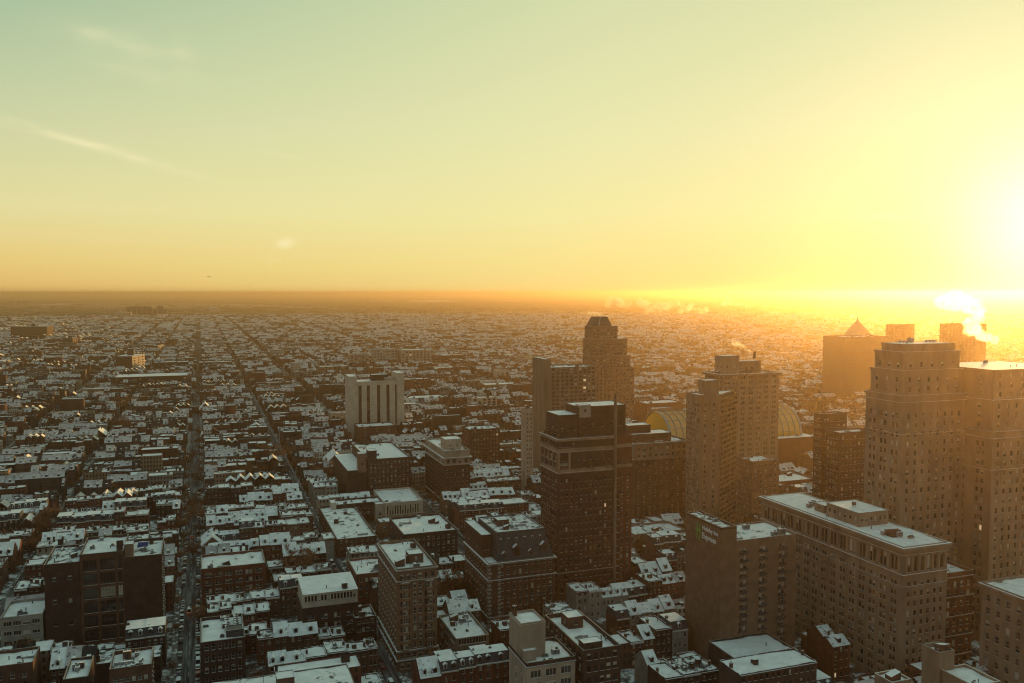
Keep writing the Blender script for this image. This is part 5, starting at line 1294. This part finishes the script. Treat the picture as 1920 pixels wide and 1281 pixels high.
print('houses', len(HOUSES), 'near', len(NEARSET), 'quads', sum(len(q) for q in Fq))

# ------------------------------------------------------------------ gabled halls, steeple and other single buildings
def gable_hall(xl, xr, yr, ye, yb, wall, label, d=20):
    Y = Yz(xl, zbase(yb)); a = at_y(xl, ye, Y); c = at_y(xr, ye, Y); zr = at_y((xl + xr) / 2, yr, Y).z; ze = a.z; x0, x1 = a.x, c.x; xm = (x0 + x1) / 2
    r = thing('gabled_hall', label, 'building', (xm, Y + d / 2, 0)); FOOT.append((x0 - 1, x1 + 1, Y - 1, Y + d + 1, zr))
    b = MB(); w = facade(b, 'N', Y, x0, x1, 0, ze, cols_even(x0, x1, max(2, int((x1 - x0) / 3.5)), 1.2, 0.8), rows_even(1.5, 3.6, max(1, int(ze / 3.7)), 2.0), wall)
    for sd, cc in (('E', x1), ('W', x0)): facade(b, sd, cc, Y, Y + d, 0, ze, [], [], wall)
    for y in (Y, Y + d): b.poly([(x0, y, ze), (x1, y, ze), (xm, y, zr)], wall)
    b.build('wall', r); put_windows(r, w, 'sash', 20)
    for s, xx in ((-1, x0), (1, x1)):
        b = MB(); o = 0.5; sl = (zr - ze) / (xm - x0)
        b.poly([(xx + s * o, Y - o, ze - o * sl + 0.12), (xm, Y - o, zr + 0.12), (xm, Y + d + o, zr + 0.12), (xx + s * o, Y + d + o, ze - o * sl + 0.12)], 'snow')
        b.poly([(xx + s * o, Y - o, ze - o * sl + 0.12), (xm, Y - o, zr + 0.12), (xm, Y - o, zr - 0.5), (xx + s * o, Y - o, ze - o * sl - 0.45)], 'frame_white')
        b.build('roof_slope', r)
    b = MB(); b.box(x0 - 0.3, x1 + 0.3, Y - 0.45, Y - 0.003, ze - 0.5, ze, 'frame_white', top='snow', bottom=True); b.build('cornice', r)
    rf(r, 'chimney', xm + 1.2, Y + d * 0.7, zr - 0.5, 1.0)
for q in ((378, 418, 1006, 1024, 1052, 'brick_tan', 'tan gabled house end beside the long street, just past the office front'),
          (378, 417, 800, 815, 830, 'brick_red', 'brick temple fronted hall on the long street with snowy pediment'),
          (166, 204, 806, 822, 838, 'brick_brown', 'pedimented brown hall with a sunlit roof slope left of the long street'),
          (374, 396, 756, 768, 782, 'brick_tan', 'small gabled chapel whose roof catches the sun by the long street'),
          (462, 500, 795, 806, 822, 'brick_dark', 'dark pair fronted hall in the rows near the temple fronted hall'),
          (612, 650, 850, 868, 900, 'brick_dark', 'gabled dark house at the end of the narrow side street')): gable_hall(*q)
def steeple():
    Y = Yz(809, zbase(694)); p = at_y(809, 677, Y); w = 4
    r = thing('white_steeple_church', 'little church with a white pointed steeple near the market hall', 'church', (p.x, Y, 0))
    b = MB(); b.box(p.x - w, p.x + w, Y, Y + 2 * w, 0, p.z - 20, 'brick_tan'); b.box(p.x - w, p.x + w, Y + 2 * w, Y + 38, 0, 12, 'brick_tan', top='snow'); b.build('wall', r)
    b = MB(); b.frustum([(p.x - w, Y, p.z - 20), (p.x + w, Y, p.z - 20), (p.x + w, Y + 2 * w, p.z - 20), (p.x - w, Y + 2 * w, p.z - 20)], [(p.x - .3, Y + w - .3, p.z + 4), (p.x + .3, Y + w - .3, p.z + 4), (p.x + .3, Y + w + .3, p.z + 4), (p.x - .3, Y + w + .3, p.z + 4)], 'white_panel'); b.build('spire', r)
steeple()

# ------------------------------------------------------------------ bare trees
def tree_meshes(seed, H_):
    g = random.Random(seed); t, c = MB(), MB(); tips = []
    top = Vector((g.uniform(-.3, .3), g.uniform(-.3, .3), H_ * 0.38)); t.tube((0, 0, -0.3), top, 0.28, 0.19, 'bark', 6)
    for i in range(8):
        a = 2 * math.pi * (i + g.random() * 0.6) / 8; el = g.uniform(0.5, 1.25); L = H_ * g.uniform(0.36, 0.58)
        s = top * g.uniform(0.65, 1.0); e = s + Vector((math.cos(a) * math.cos(el), math.sin(a) * math.cos(el), math.sin(el))) * L
        t.tube(s, e, 0.11, 0.04, 'bark', 4)
        for j in range(7):
            f = g.uniform(0.3, 1.0); s2 = s.lerp(e, f); d = Vector((g.uniform(-1, 1), g.uniform(-1, 1), g.uniform(-0.2, 1.1))).normalized(); e2 = s2 + d * H_ * g.uniform(0.10, 0.22)
            t.tube(s2, e2, 0.04, 0.015, 'bark', 3, False); tips.append((s2, e2))
    for s2, e2 in tips:
        for j in range(30):
            p = s2.lerp(e2, g.uniform(0.2, 1.05)); d = Vector((g.uniform(-1, 1), g.uniform(-1, 1), g.uniform(-0.4, 1))).normalized() * H_ * g.uniform(0.04, 0.11); n = d.orthogonal().normalized() * 0.10
            c.poly([p - n, p + n, p + d], 'twig')
    return t.mesh('trunk'), c.mesh('crown')
TREES = [tree_meshes(s, 1.0 * h) for s, h in ((1, 12), (2, 14), (3, 10.5), (4, 13))]
HN = np.array([h[:4] for h in HOUSES if h[8] < 1500]); FA = np.array(FOOT)
def free(x, y, g=0.6):
    if np.any((HN[:, 0] - g < x) & (HN[:, 1] + g > x) & (HN[:, 2] - g < y) & (HN[:, 3] + g > y)): return False
    return not np.any((FA[:, 0] < x) & (FA[:, 1] > x) & (FA[:, 2] < y) & (FA[:, 3] > y))
def tree(x, y, s, label, group):
    k = hr.randrange(4); r = thing('bare_tree', label, 'tree', (x, y, 0), group); r.rotation_euler = (0, 0, hr.uniform(0, 6.28)); r.scale = (s * hr.uniform(.85, 1.1), s, s)
    link('trunk', TREES[k][0], r); link('crown', TREES[k][1], r)
nt = 0
for (px, py, n, sp, lb) in ((85, 1010, 7, 9, 'bare russet tree in the courtyard behind the blank loft'), (450, 905, 4, 7, 'bare tree in a back yard among the rows by the long street'), (600, 905, 5, 9, 'bare tree at the head of the narrow side street'),
                            (240, 770, 8, 16, 'bare tree in the square below the dark school slab'), (235, 815, 6, 14, 'bare tree behind the pedimented brown hall'), (520, 870, 4, 9, 'bare tree between rows beyond the side street'), (60, 800, 5, 15, 'bare tree on the corner of the slanting avenue'),
                            (730, 695, 8, 18, 'bare tree in the park before the grey green school'), (850, 728, 8, 16, 'bare tree in the square near the grey concrete box'), (955, 720, 6, 14, 'bare tree beside the pale windowless cube'), (568, 1110, 2, 3, 'bare sunlit tree at the corner of the white penthouse block'), (870, 1140, 3, 5, 'bare tree between garage deck and mansard hotel')):
    c = at_z(px, py, 0)
    for i in range(n):
        for _ in range(25):
            x, y = c.x + hr.gauss(0, sp), c.y + hr.gauss(0, sp * 1.4)
            if free(x, y): tree(x, y, hr.uniform(1.05, 1.55), lb, 'bare trees, ' + lb.split(' tree ')[1]); nt += 1; break
k = 0
while k < 150:
    x, y = hr.uniform(-150, 330), hr.uniform(260, 900)
    px, py = to_px(x, y, 8)
    if not (0 < px < 1920) or not free(x, y) or hidden(x, y, 9): k += 0.02; continue
    lb = 'bare yard tree behind the lofts' if x < -14 else 'bare yard tree beside the long street' if x < 63 else 'bare yard tree across the side street' if x < 135 else 'bare yard tree among the towers'
    sz = hr.uniform(0.6, 1.1); lb = ('low ' if sz < 0.75 else 'tall ' if sz > 0.95 else 'mid-sized ') + lb
    tree(x, y, sz, lb, 'bare yard trees'); k += 1
for i in range(34):
    y = 235 + i * 17 + hr.uniform(-4, 4); s = (-1, 1)[i % 2]
    tree(-6.5 + s * 5.4, y, hr.uniform(0.5, 0.75), 'slim bare street tree in the pavement of the long street', 'street trees of the long street')

# thinner, farther trees as one mass
P = []
tr = np.random.default_rng(9)
def far_tris():
    out = []
    def crowns(n, y0, y1, spread, size, m):
        Y = y0 + (y1 - y0) * tr.random(n) ** 0.8; X = tr.uniform(-0.2, 1.22, n) * Y
        dens = np.sin(X * 0.0061 + 1.3) * np.sin(Y * 0.0043 + 0.5) + 0.5 * np.sin(X * 0.017 + Y * 0.011); keep = dens + tr.normal(0, 0.5, n) > 0.1
        X, Y = X[keep], Y[keep]
        c = np.stack([X, Y, np.full(len(X), size * 2.3)], 1)
        p = tr.normal(0, 1, (len(X), m, 3)); p /= np.linalg.norm(p, axis=2, keepdims=True); p *= tr.random((len(X), m, 1)) ** 0.33 * np.array([spread, spread, size * 1.5])
        cc = c[:, None, :] + p
        tri = cc[:, :, None, :] + tr.normal(0, size * 0.32, (len(X), m, 3, 3))
        out.append(tri.reshape(-1, 3, 3))
    crowns(3200, 560, 1500, 3.2, 2.6, 60); crowns(15000, 1200, 3200, 4.5, 3.3, 24); crowns(9000, 2800, 6500, 10, 3.6, 18)
    t = np.concatenate(out).astype(np.float32)
    me = bpy.data.meshes.new('tree_mass'); nvv = t.shape[0] * 3
    me.vertices.add(nvv); me.vertices.foreach_set('co', t.ravel()); me.loops.add(nvv); me.loops.foreach_set('vertex_index', np.arange(nvv, dtype=np.int32)); me.polygons.add(t.shape[0])
    me.polygons.foreach_set('loop_start', np.arange(0, nvv, 3, dtype=np.int32)); me.polygons.foreach_set('loop_total', np.full(t.shape[0], 3, dtype=np.int32)); me.materials.append(M('twig_far')); me.update()
    tag(link('bare_tree_mass', me), 'brown bare trees scattered through the far rows of houses', 'trees', kind='stuff')
    print('tree tris', t.shape[0])
far_tris()

# woods and fields towards the horizon
def woods():
    V.clear(); Fq.clear(); Mi.clear()
    global nv; nv = 0
    y = 5400.0
    while y < 40000:
        dpt = 60 + y * 0.012
        w = y * 0.012 + 40
        n = int(1.55 * y / w)
        ph = tr.uniform(0, 6.28, 3)
        for i in range(n):
            x = -0.25 * y + w * i
            v = math.sin(x / 900 + y / 2300 + 1) + math.sin(x / 2700 - y / 1500) + tr.normal(0, 0.5) + (0.9 if y > 11000 else -0.2)
            if v < 0.1: continue
            z = 9 + 7 * tr.random()
            mass_box(x, x + w * 1.05, y, y + dpt * (0.6 + 0.5 * tr.random()), 0, z, z, 0, 0)
        y += dpt * 1.5
    tag(link('woods', mass_mesh('woods', ['twig_far'])), 'low brown woods spreading over the plain to the horizon', 'woods', kind='stuff')
    V.clear(); Fq.clear(); Mi.clear(); nv = 0
    for i in range(700):                       # sheds, tanks and works beyond the rows
        y = tr.uniform(4600, 12000); x = tr.uniform(-0.2, 1.2) * y; w = tr.uniform(15, 90); d = tr.uniform(15, 60); z = tr.uniform(5, 16) * (1.8 if tr.random() < 0.07 else 1)
        mass_box(x, x + w, y, y + d, 0, z, z - 0.2, int(tr.integers(0, 6)), 6)
    tag(link('far_works', mass_mesh('far_works', MASS)), 'tiny sheds and works scattered beyond the last rows of houses', 'sheds', kind='stuff')
woods()
def snowfield(pts, name):
    b = MB(); b.poly([at_z(px, py, 0.4) for px, py in pts], 'snow_field'); tag(b.build(name), kind='structure')
nmat('snow_field', (0.62, 0.63, 0.64), var=0.12, scale=0.002, stretch=(0.3, 1, 1))
snowfield([(0, 596), (100, 599), (250, 592), (230, 587), (100, 590), (0, 592)], 'snow_field'); snowfield([(275, 597), (400, 596), (420, 592), (280, 593)], 'snow_field')
snowfield([(590, 570), (700, 571), (850, 566), (860, 563), (720, 565), (600, 567)], 'river'); snowfield([(960, 566), (1200, 566), (1150, 562), (960, 563)], 'river')
snowfield([(895, 680), (1000, 681), (990, 675), (905, 676)], 'snow_field'); snowfield([(780, 593), (830, 593), (825, 591), (790, 591.5)], 'snow_field')

def far_things():
    # stadium: flared bowl with roof trusses
    zc = zbase(593); Y = Yz(235, zc); x0, x1 = at_y(237, 580, Y).x, at_y(314, 580, Y).x; z = at_y(260, 575, Y).z; d = 170
    r = thing('stadium', 'dark steel stadium with raised stands at the edge of the snow field', 'stadium', ((x0 + x1) / 2, Y + d / 2, 0))
    b = MB(); b.frustum([(x0 + 18, Y + 12, 0), (x1 - 18, Y + 12, 0), (x1 - 18, Y + d - 12, 0), (x0 + 18, Y + d - 12, 0)], [(x0, Y, z * 0.7), (x1, Y, z * 0.7), (x1, Y + d, z * 0.7), (x0, Y + d, z * 0.7)], 'brick_dark', 'tar'); b.build('bowl', r)
    for (a, c, t) in ((x0, x0 + (x1 - x0) * 0.62, z), (x1 - 60, x1 - 22, z * 1.05)):
        b = MB(); b.box(a, c, Y - 4, Y + 40, z * 0.7, t, 'metal_dark'); b.build('stand_roof', r)
    for i in range(9):
        xx = x0 + (x1 - x0) * i / 8; b = MB(); b.box(xx - 1.5, xx + 1.5, Y - 3, Y + 2, 0, z * 0.72, 'metal_grey'); b.build('pylon', r)
    zc = zbase(585); Y = Yz(380, zc); x0, x1 = at_y(380, 580, Y).x, at_y(413, 580, Y).x; z = at_y(390, 576, Y).z
    r = thing('white_arena', 'pale arena with a bowed roof beyond the end of the long street', 'arena', ((x0 + x1) / 2, Y, 0))
    b = MB(); n = 12; xa = x0 + (x1 - x0) * 0.35
    for i in range(n):
        t0, t1 = i / n, (i + 1) / n; z0, z1 = z * (0.72 + 0.28 * math.sin(math.pi * t0)), z * (0.72 + 0.28 * math.sin(math.pi * t1)); p, q = xa + (x1 - xa) * t0, xa + (x1 - xa) * t1
        b.poly([(p, Y, 0), (q, Y, 0), (q, Y, z1), (p, Y, z0)], 'white_panel'); b.poly([(p, Y, z0), (q, Y, z1), (q, Y + 120, z1), (p, Y + 120, z0)], 'snow'); 
    b.poly([(xa, Y, 0), (xa, Y + 120, 0), (xa, Y + 120, z * .72), (xa, Y, z * .72)], 'white_panel'); b.poly([(x1, Y, 0), (x1, Y + 120, 0), (x1, Y + 120, z * .72), (x1, Y, z * .72)], 'white_panel'); b.build('hall', r)
    b = MB(); b.box(x0, xa - 0.1, Y + 5, Y + 110, 0, z * 0.72, 'metal_dark', top='snow'); b.build('side_hall', r)
    for (xl, yt, xr, yb, wall, lb) in ((216, 586, 246, 598, 'stucco', 'pale stepped hall end beside the stadium'), (160, 594, 172, 602, 'brick_tan', 'tiny sunlit block on the far snow field'), (300, 608, 328, 614, 'brick_dark', 'dark low school among the farthest rows')):
        Y = Yz(xl, zbase(yb)); p = at_y(xl, yt, Y); q = at_y(xr, yt, Y)
        r = thing('far_hall', lb, 'building', ((p.x + q.x) / 2, Y, 0)); b = MB(); b.box(p.x, q.x, Y, Y + 60, 0, p.z, wall, top='snow'); b.build('wall', r); b = MB(); b.box(p.x + 8, p.x + 30, Y + 10, Y + 40, p.z, p.z + 6, wall, top='snow'); b.build('penthouse', r)
    for (px, yt, yb, lb) in ((20, 562, 577, 'lattice'), (34, 563, 577, 'lattice'), (46, 562, 577, 'lattice'), (52, 563, 577, 'lattice'), (637, 594, 614, 'red stack'), (687, 558, 569, 'lattice'), (690, 558, 569, 'lattice'), (845, 569, 585, 'stack'), (851, 568, 585, 'stack'), (889, 573, 583, 'stack'), (754, 562, 570, 'lattice')):
        Y = Yz(px, zbase(yb)); p = at_y(px, yt, Y); w = 5 if 'lat' in lb else 3.2
        r = thing('port_crane' if 'lat' in lb else 'smoke_stack', {'lattice': 'hazy quayside crane standing on the far shore', 'stack': 'pale smoke stack of the far power station', 'red stack': 'lone slender smoke stack rising from the middle rows'}[lb], 'crane' if 'lat' in lb else 'chimney', (p.x, Y, 0), 'far cranes and stacks' if lb != 'red stack' else None)
        b = MB()
        if 'lat' in lb:
            for s in (-1, 1): b.tube((p.x + s * w * 2, Y, 0), (p.x + s * w, Y, p.z * 0.75), 2, 2, 'metal_dark', 4); b.tube((p.x - s * w, Y, p.z * 0.75), (p.x, Y, p.z), 1.5, 1.5, 'metal_dark', 4)
            b.build('frame', r); b = MB(); b.box(p.x - w * 4, p.x + w * 5, Y - 2, Y + 2, p.z * 0.72, p.z * 0.78, 'metal_dark', bottom=True); b.build('boom', r)
        else:
            b.tube((p.x, Y, 0), (p.x, Y, p.z), w, w * 0.7, 'brick_tan' if lb == 'stack' else 'brick_red', 8); b.build('shaft', r); b = MB(); b.tube((p.x, Y, p.z * 0.96), (p.x, Y, p.z * 1.005), w * 0.9, w * 0.9, 'brick_dark', 8); b.build('rim', r)
    # arched bridge
    zc = zbase(567.5); Y = Yz(870, zc); r = thing('arched_bridge', 'long steel arched bridge far off catching golden light', 'bridge', (at_y(870, 566, Y).x, Y, 0)); b = MB()
    xa, xb, xc, xd = [at_y(p, 566, Y).x for p in (830, 854, 882, 922)]; zt = at_y(868, 560.5, Y).z; zd = at_y(868, 564, Y).z
    b.box(xa, xd, Y - 8, Y + 8, zd * 0.75, zd, 'metal_grey', bottom=True); b.build('deck', r)
    for i in range(12):
        b = MB(); t0, t1 = i / 12, (i + 1) / 12
        b.tube((xb + (xc - xb) * t0, Y - 9, zd + (zt - zd) * math.sin(math.pi * t0)), (xb + (xc - xb) * t1, Y - 9, zd + (zt - zd) * math.sin(math.pi * t1)), 4, 4, 'metal_grey', 4); b.build('arch_segment', r)
    for i in range(9): xx = xa + (xd - xa) * i / 8; b = MB(); b.box(xx - 4, xx + 4, Y - 6, Y + 6, 0, zd * 0.76, 'concrete'); b.build('pier', r)
    # light aircraft
    Y = Yz(392, 3000); p = at_y(392, 519, Y)
    r = thing('light_aircraft', 'tiny dark aircraft flying low over the far rows', 'aircraft', p); s = 1.0
    b = MB(); b.tube((p.x - 5.5, Y, p.z + .2), (p.x, Y, p.z), 0.25, 0.8, 'metal_dark', 8); b.tube((p.x, Y, p.z), (p.x + 4.5, Y, p.z - 0.1), 0.8, 0.3, 'metal_dark', 8); b.build('fuselage', r)
    b = MB(); b.box(p.x - 0.6, p.x + 1.2, Y - 6, Y + 6, p.z + 0.5, p.z + 0.7, 'metal_dark', bottom=True); b.build('wing', r)
    b = MB(); b.box(p.x - 5.6, p.x - 4.6, Y - 0.1, Y + 0.1, p.z, p.z + 2.0, 'metal_dark'); b.build('tail_fin', r)
far_things()

# ------------------------------------------------------------------ cars
for nm, c in (('paint_white', (0.55, 0.55, 0.54)), ('paint_black', (0.02, 0.02, 0.022)), ('paint_silver', (0.30, 0.31, 0.32)), ('paint_red', (0.22, 0.02, 0.02)), ('paint_blue', (0.03, 0.05, 0.14))): nmat(nm, c, rough=0.3, var=0.03, spec=0.5)
nmat('rubber', (0.02, 0.02, 0.02), var=0.1)
def emit(name, col, s):
    m = bpy.data.materials.new(name); m.use_nodes = True; b_ = m.node_tree.nodes['Principled BSDF']; b_.inputs['Base Color'].default_value = (*col, 1); b_.inputs['Emission Color'].default_value = (*col, 1); b_.inputs['Emission Strength'].default_value = s; MATS[name] = m
emit('tail_lit', (1.0, 0.08, 0.03), 1.2); emit('head_lit', (1.0, 0.78, 0.5), 9)
_car = {}
def car_meshes(kind, col, snowy):
    k = (kind, col, snowy)
    if k in _car: return _car[k]
    L, Wd, Hh = {'sedan': (4.5, 1.78, 1.42), 'van': (5.3, 1.95, 2.1), 'wagon': (4.6, 1.85, 1.65)}[kind]
    b = MB(); hl, hw = L / 2, Wd / 2; zb = 0.85
    b.frustum([(-hw, -hl, 0.3), (hw, -hl, 0.3), (hw, hl, 0.3), (-hw, hl, 0.3)], [(-hw * .93, -hl * .97, zb), (hw * .93, -hl * .97, zb), (hw * .93, hl * .97, zb), (-hw * .93, hl * .97, zb)], col, 'snow' if snowy else col)
    g = MB(); ya, yb = {'sedan': (-hl * .62, hl * .38), 'van': (-hl * .94, hl * .62), 'wagon': (-hl * .92, hl * .40)}[kind]; q = 0.45 if kind == 'sedan' else 0.15
    lo = [(-hw * .88, ya, zb), (hw * .88, ya, zb), (hw * .88, yb, zb), (-hw * .88, yb, zb)]; up = [(-hw * .72, ya + q, Hh - .06), (hw * .72, ya + q, Hh - .06), (hw * .72, yb - .55, Hh - .06), (-hw * .72, yb - .55, Hh - .06)]
    g.frustum(lo, up, 'glass'); r = MB(); r.box(-hw * .74, hw * .74, ya + q - .03, yb - .52, Hh - .05, Hh, col, top='snow' if snowy else col)
    w = MB(); WH = []; w.tube((-.11, 0, 0), (.11, 0, 0), 0.33, 0.33, 'rubber', 10); w.poly([(-.11, .33 * math.cos(u_), .33 * math.sin(u_)) for u_ in [k_ * .628 for k_ in range(10)]], 'rubber')
    for sx in (-1, 1):
        for sy in (-0.6, 0.62): WH.append((sx * hw * .9, sy * hl, 0.33))
    t = MB()
    for sx in (-1, 1): t.box(sx * hw * .7 - .16, sx * hw * .7 + .16, -hl * .985 - .03, -hl * .96, 0.6, 0.8, 'tail_lit')
    _car[k] = [('body', b.mesh('body')), ('window_glass', g.mesh('window_glass')), ('roof', r.mesh('roof')), ('wheel', w.mesh('wheel'), WH), ('tail_light', t.mesh('tail_light'))]
    return _car[k]
def car(x, y, rz, lit, where, grp):
    kind = hr.choices(('sedan', 'van', 'wagon'), (5, 1.3, 3))[0]; col = hr.choice(('white', 'black', 'silver', 'red', 'blue', 'silver', 'black')); sn = hr.random() < 0.45 and not lit
    r = thing('car', f"{col} {kind}{' with snow on its roof' if sn else ''}{', tail lights lit,' if lit else ''} {where}", 'car', (x, y, 0.02), grp); r.rotation_euler = (0, 0, rz)
    for nm, me, *wh in car_meshes(kind, 'paint_' + col, sn):
        if nm == 'tail_light' and not lit: continue
        for c_ in (wh[0] if wh else [None]): link(nm, me, r, c_)
for s in (-1, 1):
    y = 232
    while y < 640:
        y += hr.uniform(5.4, 7.5)
        if (y - 60) % 120 < 9 or (y - 60) % 120 > 112 or hr.random() < 0.18: continue
        car(-6.5 + s * 3.25 + hr.uniform(-.1, .1), y, 0, False, 'parked along the long street', 'cars parked along the long street')
for y in (285, 398, 520): car(-6.5 + hr.uniform(-.5, .5), y, 0, True, 'driving down the long street', 'cars driving down the long street')
y = 262
while y < 560:
    y += hr.uniform(5.6, 9)
    if (y - 60) % 120 > 9: car(61.6, y, 0, False, 'parked in the narrow side street', 'cars parked in the side street')

# ------------------------------------------------------------------ steam
def steam_mat(name, dens, sc):
    m = bpy.data.materials.new(name); m.use_nodes = True; n, l = m.node_tree.nodes, m.node_tree.links; n.clear()
    o = n.new('ShaderNodeOutputMaterial'); v = n.new('ShaderNodeVolumePrincipled'); v.inputs['Color'].default_value = (0.98, 0.97, 0.95, 1); v.inputs['Density'].default_value = dens; v.inputs['Anisotropy'].default_value = 0.8
    geo = n.new('ShaderNodeNewGeometry'); tx = n.new('ShaderNodeTexNoise'); tx.inputs['Scale'].default_value = sc; tx.inputs['Detail'].default_value = 4; tx.inputs['Roughness'].default_value = 0.6
    l.new(geo.outputs['Position'], tx.inputs['Vector'])
    mr = n.new('ShaderNodeMapRange'); mr.inputs['From Min'].default_value = 0.42; mr.inputs['From Max'].default_value = 0.66; mr.inputs['To Max'].default_value = dens; l.new(tx.outputs[0], mr.inputs[0]); l.new(mr.outputs[0], v.inputs['Density'])
    l.new(v.outputs[0], o.inputs['Volume']); MATS[name] = m
steam_mat('steam_far', 0.035, 0.025); steam_mat('steam_near', 0.20, 0.22)
def plume(path, zc, r0, r1, n, label, mat='steam_near', jit=0.6):
    import bmesh
    g = random.Random(len(label) + n); Y = Yz(path[0][0], zc); pts = [at_y(px, py, Y) for px, py in path]
    bm = bmesh.new()
    for i in range(n):
        t = (i + g.random() * 0.8) / n * (len(pts) - 1); k = min(int(t), len(pts) - 2); p = pts[k].lerp(pts[k + 1], t - k); f = i / n; rr = (r0 + (r1 - r0) * f) * g.uniform(0.55, 1.25)
        p = p + Vector((g.gauss(0, 1), g.gauss(0, 1), g.gauss(0, 0.7))) * rr * jit
        q = bmesh.ops.create_icosphere(bm, subdivisions=2, radius=rr, matrix=Matrix.Translation(p))
    me = bpy.data.meshes.new('steam'); bm.to_mesh(me); bm.free()
    o = link('steam_tmp', me); md = o.modifiers.new('r', 'REMESH'); md.mode = 'VOXEL'; md.voxel_size = max(r0, 0.5) * 0.28
    dm = o.modifiers.new('d', 'DISPLACE'); tx = bpy.data.textures.new('steam', 'CLOUDS'); tx.noise_scale = max(r0, .6) * 1.1; tx.noise_depth = 3; dm.texture = tx; dm.strength = r0 * 0.9; dm.texture_coords = 'GLOBAL'
    bpy.context.view_layer.update()
    me2 = bpy.data.meshes.new_from_object(o.evaluated_get(bpy.context.evaluated_depsgraph_get())); bpy.data.objects.remove(o)
    base = pts[0]; me2.transform(Matrix.Translation(-base)); me2.materials.clear(); me2.materials.append(M(mat)); me2.name = 'steam_plume'
    s = link('steam_plume', me2, None, base); tag(s, label, 'steam')
plume([(1858, 636), (1835, 625), (1815, 612), (1835, 592), (1820, 570), (1790, 562), (1766, 562)], 420, 2.2, 3.6, 46, 'broad white steam plume curling up behind the twin stone wings')
plume([(1417, 662), (1400, 655), (1385, 649), (1374, 642)], 548, 0.9, 1.8, 16, 'thin steam trail drifting off the pale grid hotel chimney')
plume([(1136, 594), (1124, 590), (1112, 588), (1104, 590)], 880, 1.4, 1.8, 14, 'wisp of steam over the cut-off pyramid roof')
plume([(1610, 600), (1603, 595), (1594, 592)], 1300, 1.2, 1.8, 9, 'small steam puff at the tip of the pointed dome')
plume([(1325, 582), (1290, 578), (1260, 570), (1225, 577), (1205, 566), (1170, 570), (1145, 562)], 5200, 17, 24, 70, 'wide bank of refinery steam lying below the horizon', 'steam_far', 0.9)
plume([(1320, 586), (1280, 580), (1240, 582), (1215, 580)], 4900, 12, 16, 26, 'low steam bank in front of the refinery cloud', 'steam_far', 0.8)
plume([(1408, 575), (1390, 571), (1370, 572), (1354, 560)], 5000, 9, 16, 18, 'separate steam column beside the refinery bank', 'steam_far', 0.7)
plume([(1466, 587), (1452, 585), (1440, 584)], 4200, 5, 7, 10, 'little low steam trail on the hazy plain', 'steam_far')
plume([(1075, 553), (1060, 551), (1045, 551)], 6500, 8, 12, 10, 'faint thin steam line near the horizon', 'steam_far')

# ------------------------------------------------------------------ the air
def haze():
    m = bpy.data.materials.new('haze'); m.use_nodes = True; n, l = m.node_tree.nodes, m.node_tree.links
    n.clear(); o = n.new('ShaderNodeOutputMaterial'); v = n.new('ShaderNodeVolumePrincipled')
    v.inputs['Color'].default_value = (0.93, 0.66, 0.38, 1); v.inputs['Density'].default_value = HAZE_D; v.inputs['Anisotropy'].default_value = HAZE_G
    l.new(v.outputs[0], o.inputs['Volume']); MATS['haze'] = m
    b = MB(); b.box(-43000, 43000, -2000, 43000, -1.5, 160, 'haze', bottom=True)
    bo = b.build('haze'); tag(bo, 'thin golden winter haze lying over the whole city', 'haze', kind='stuff')
HAZE_D, HAZE_G = 0.000115, 0.78
haze()
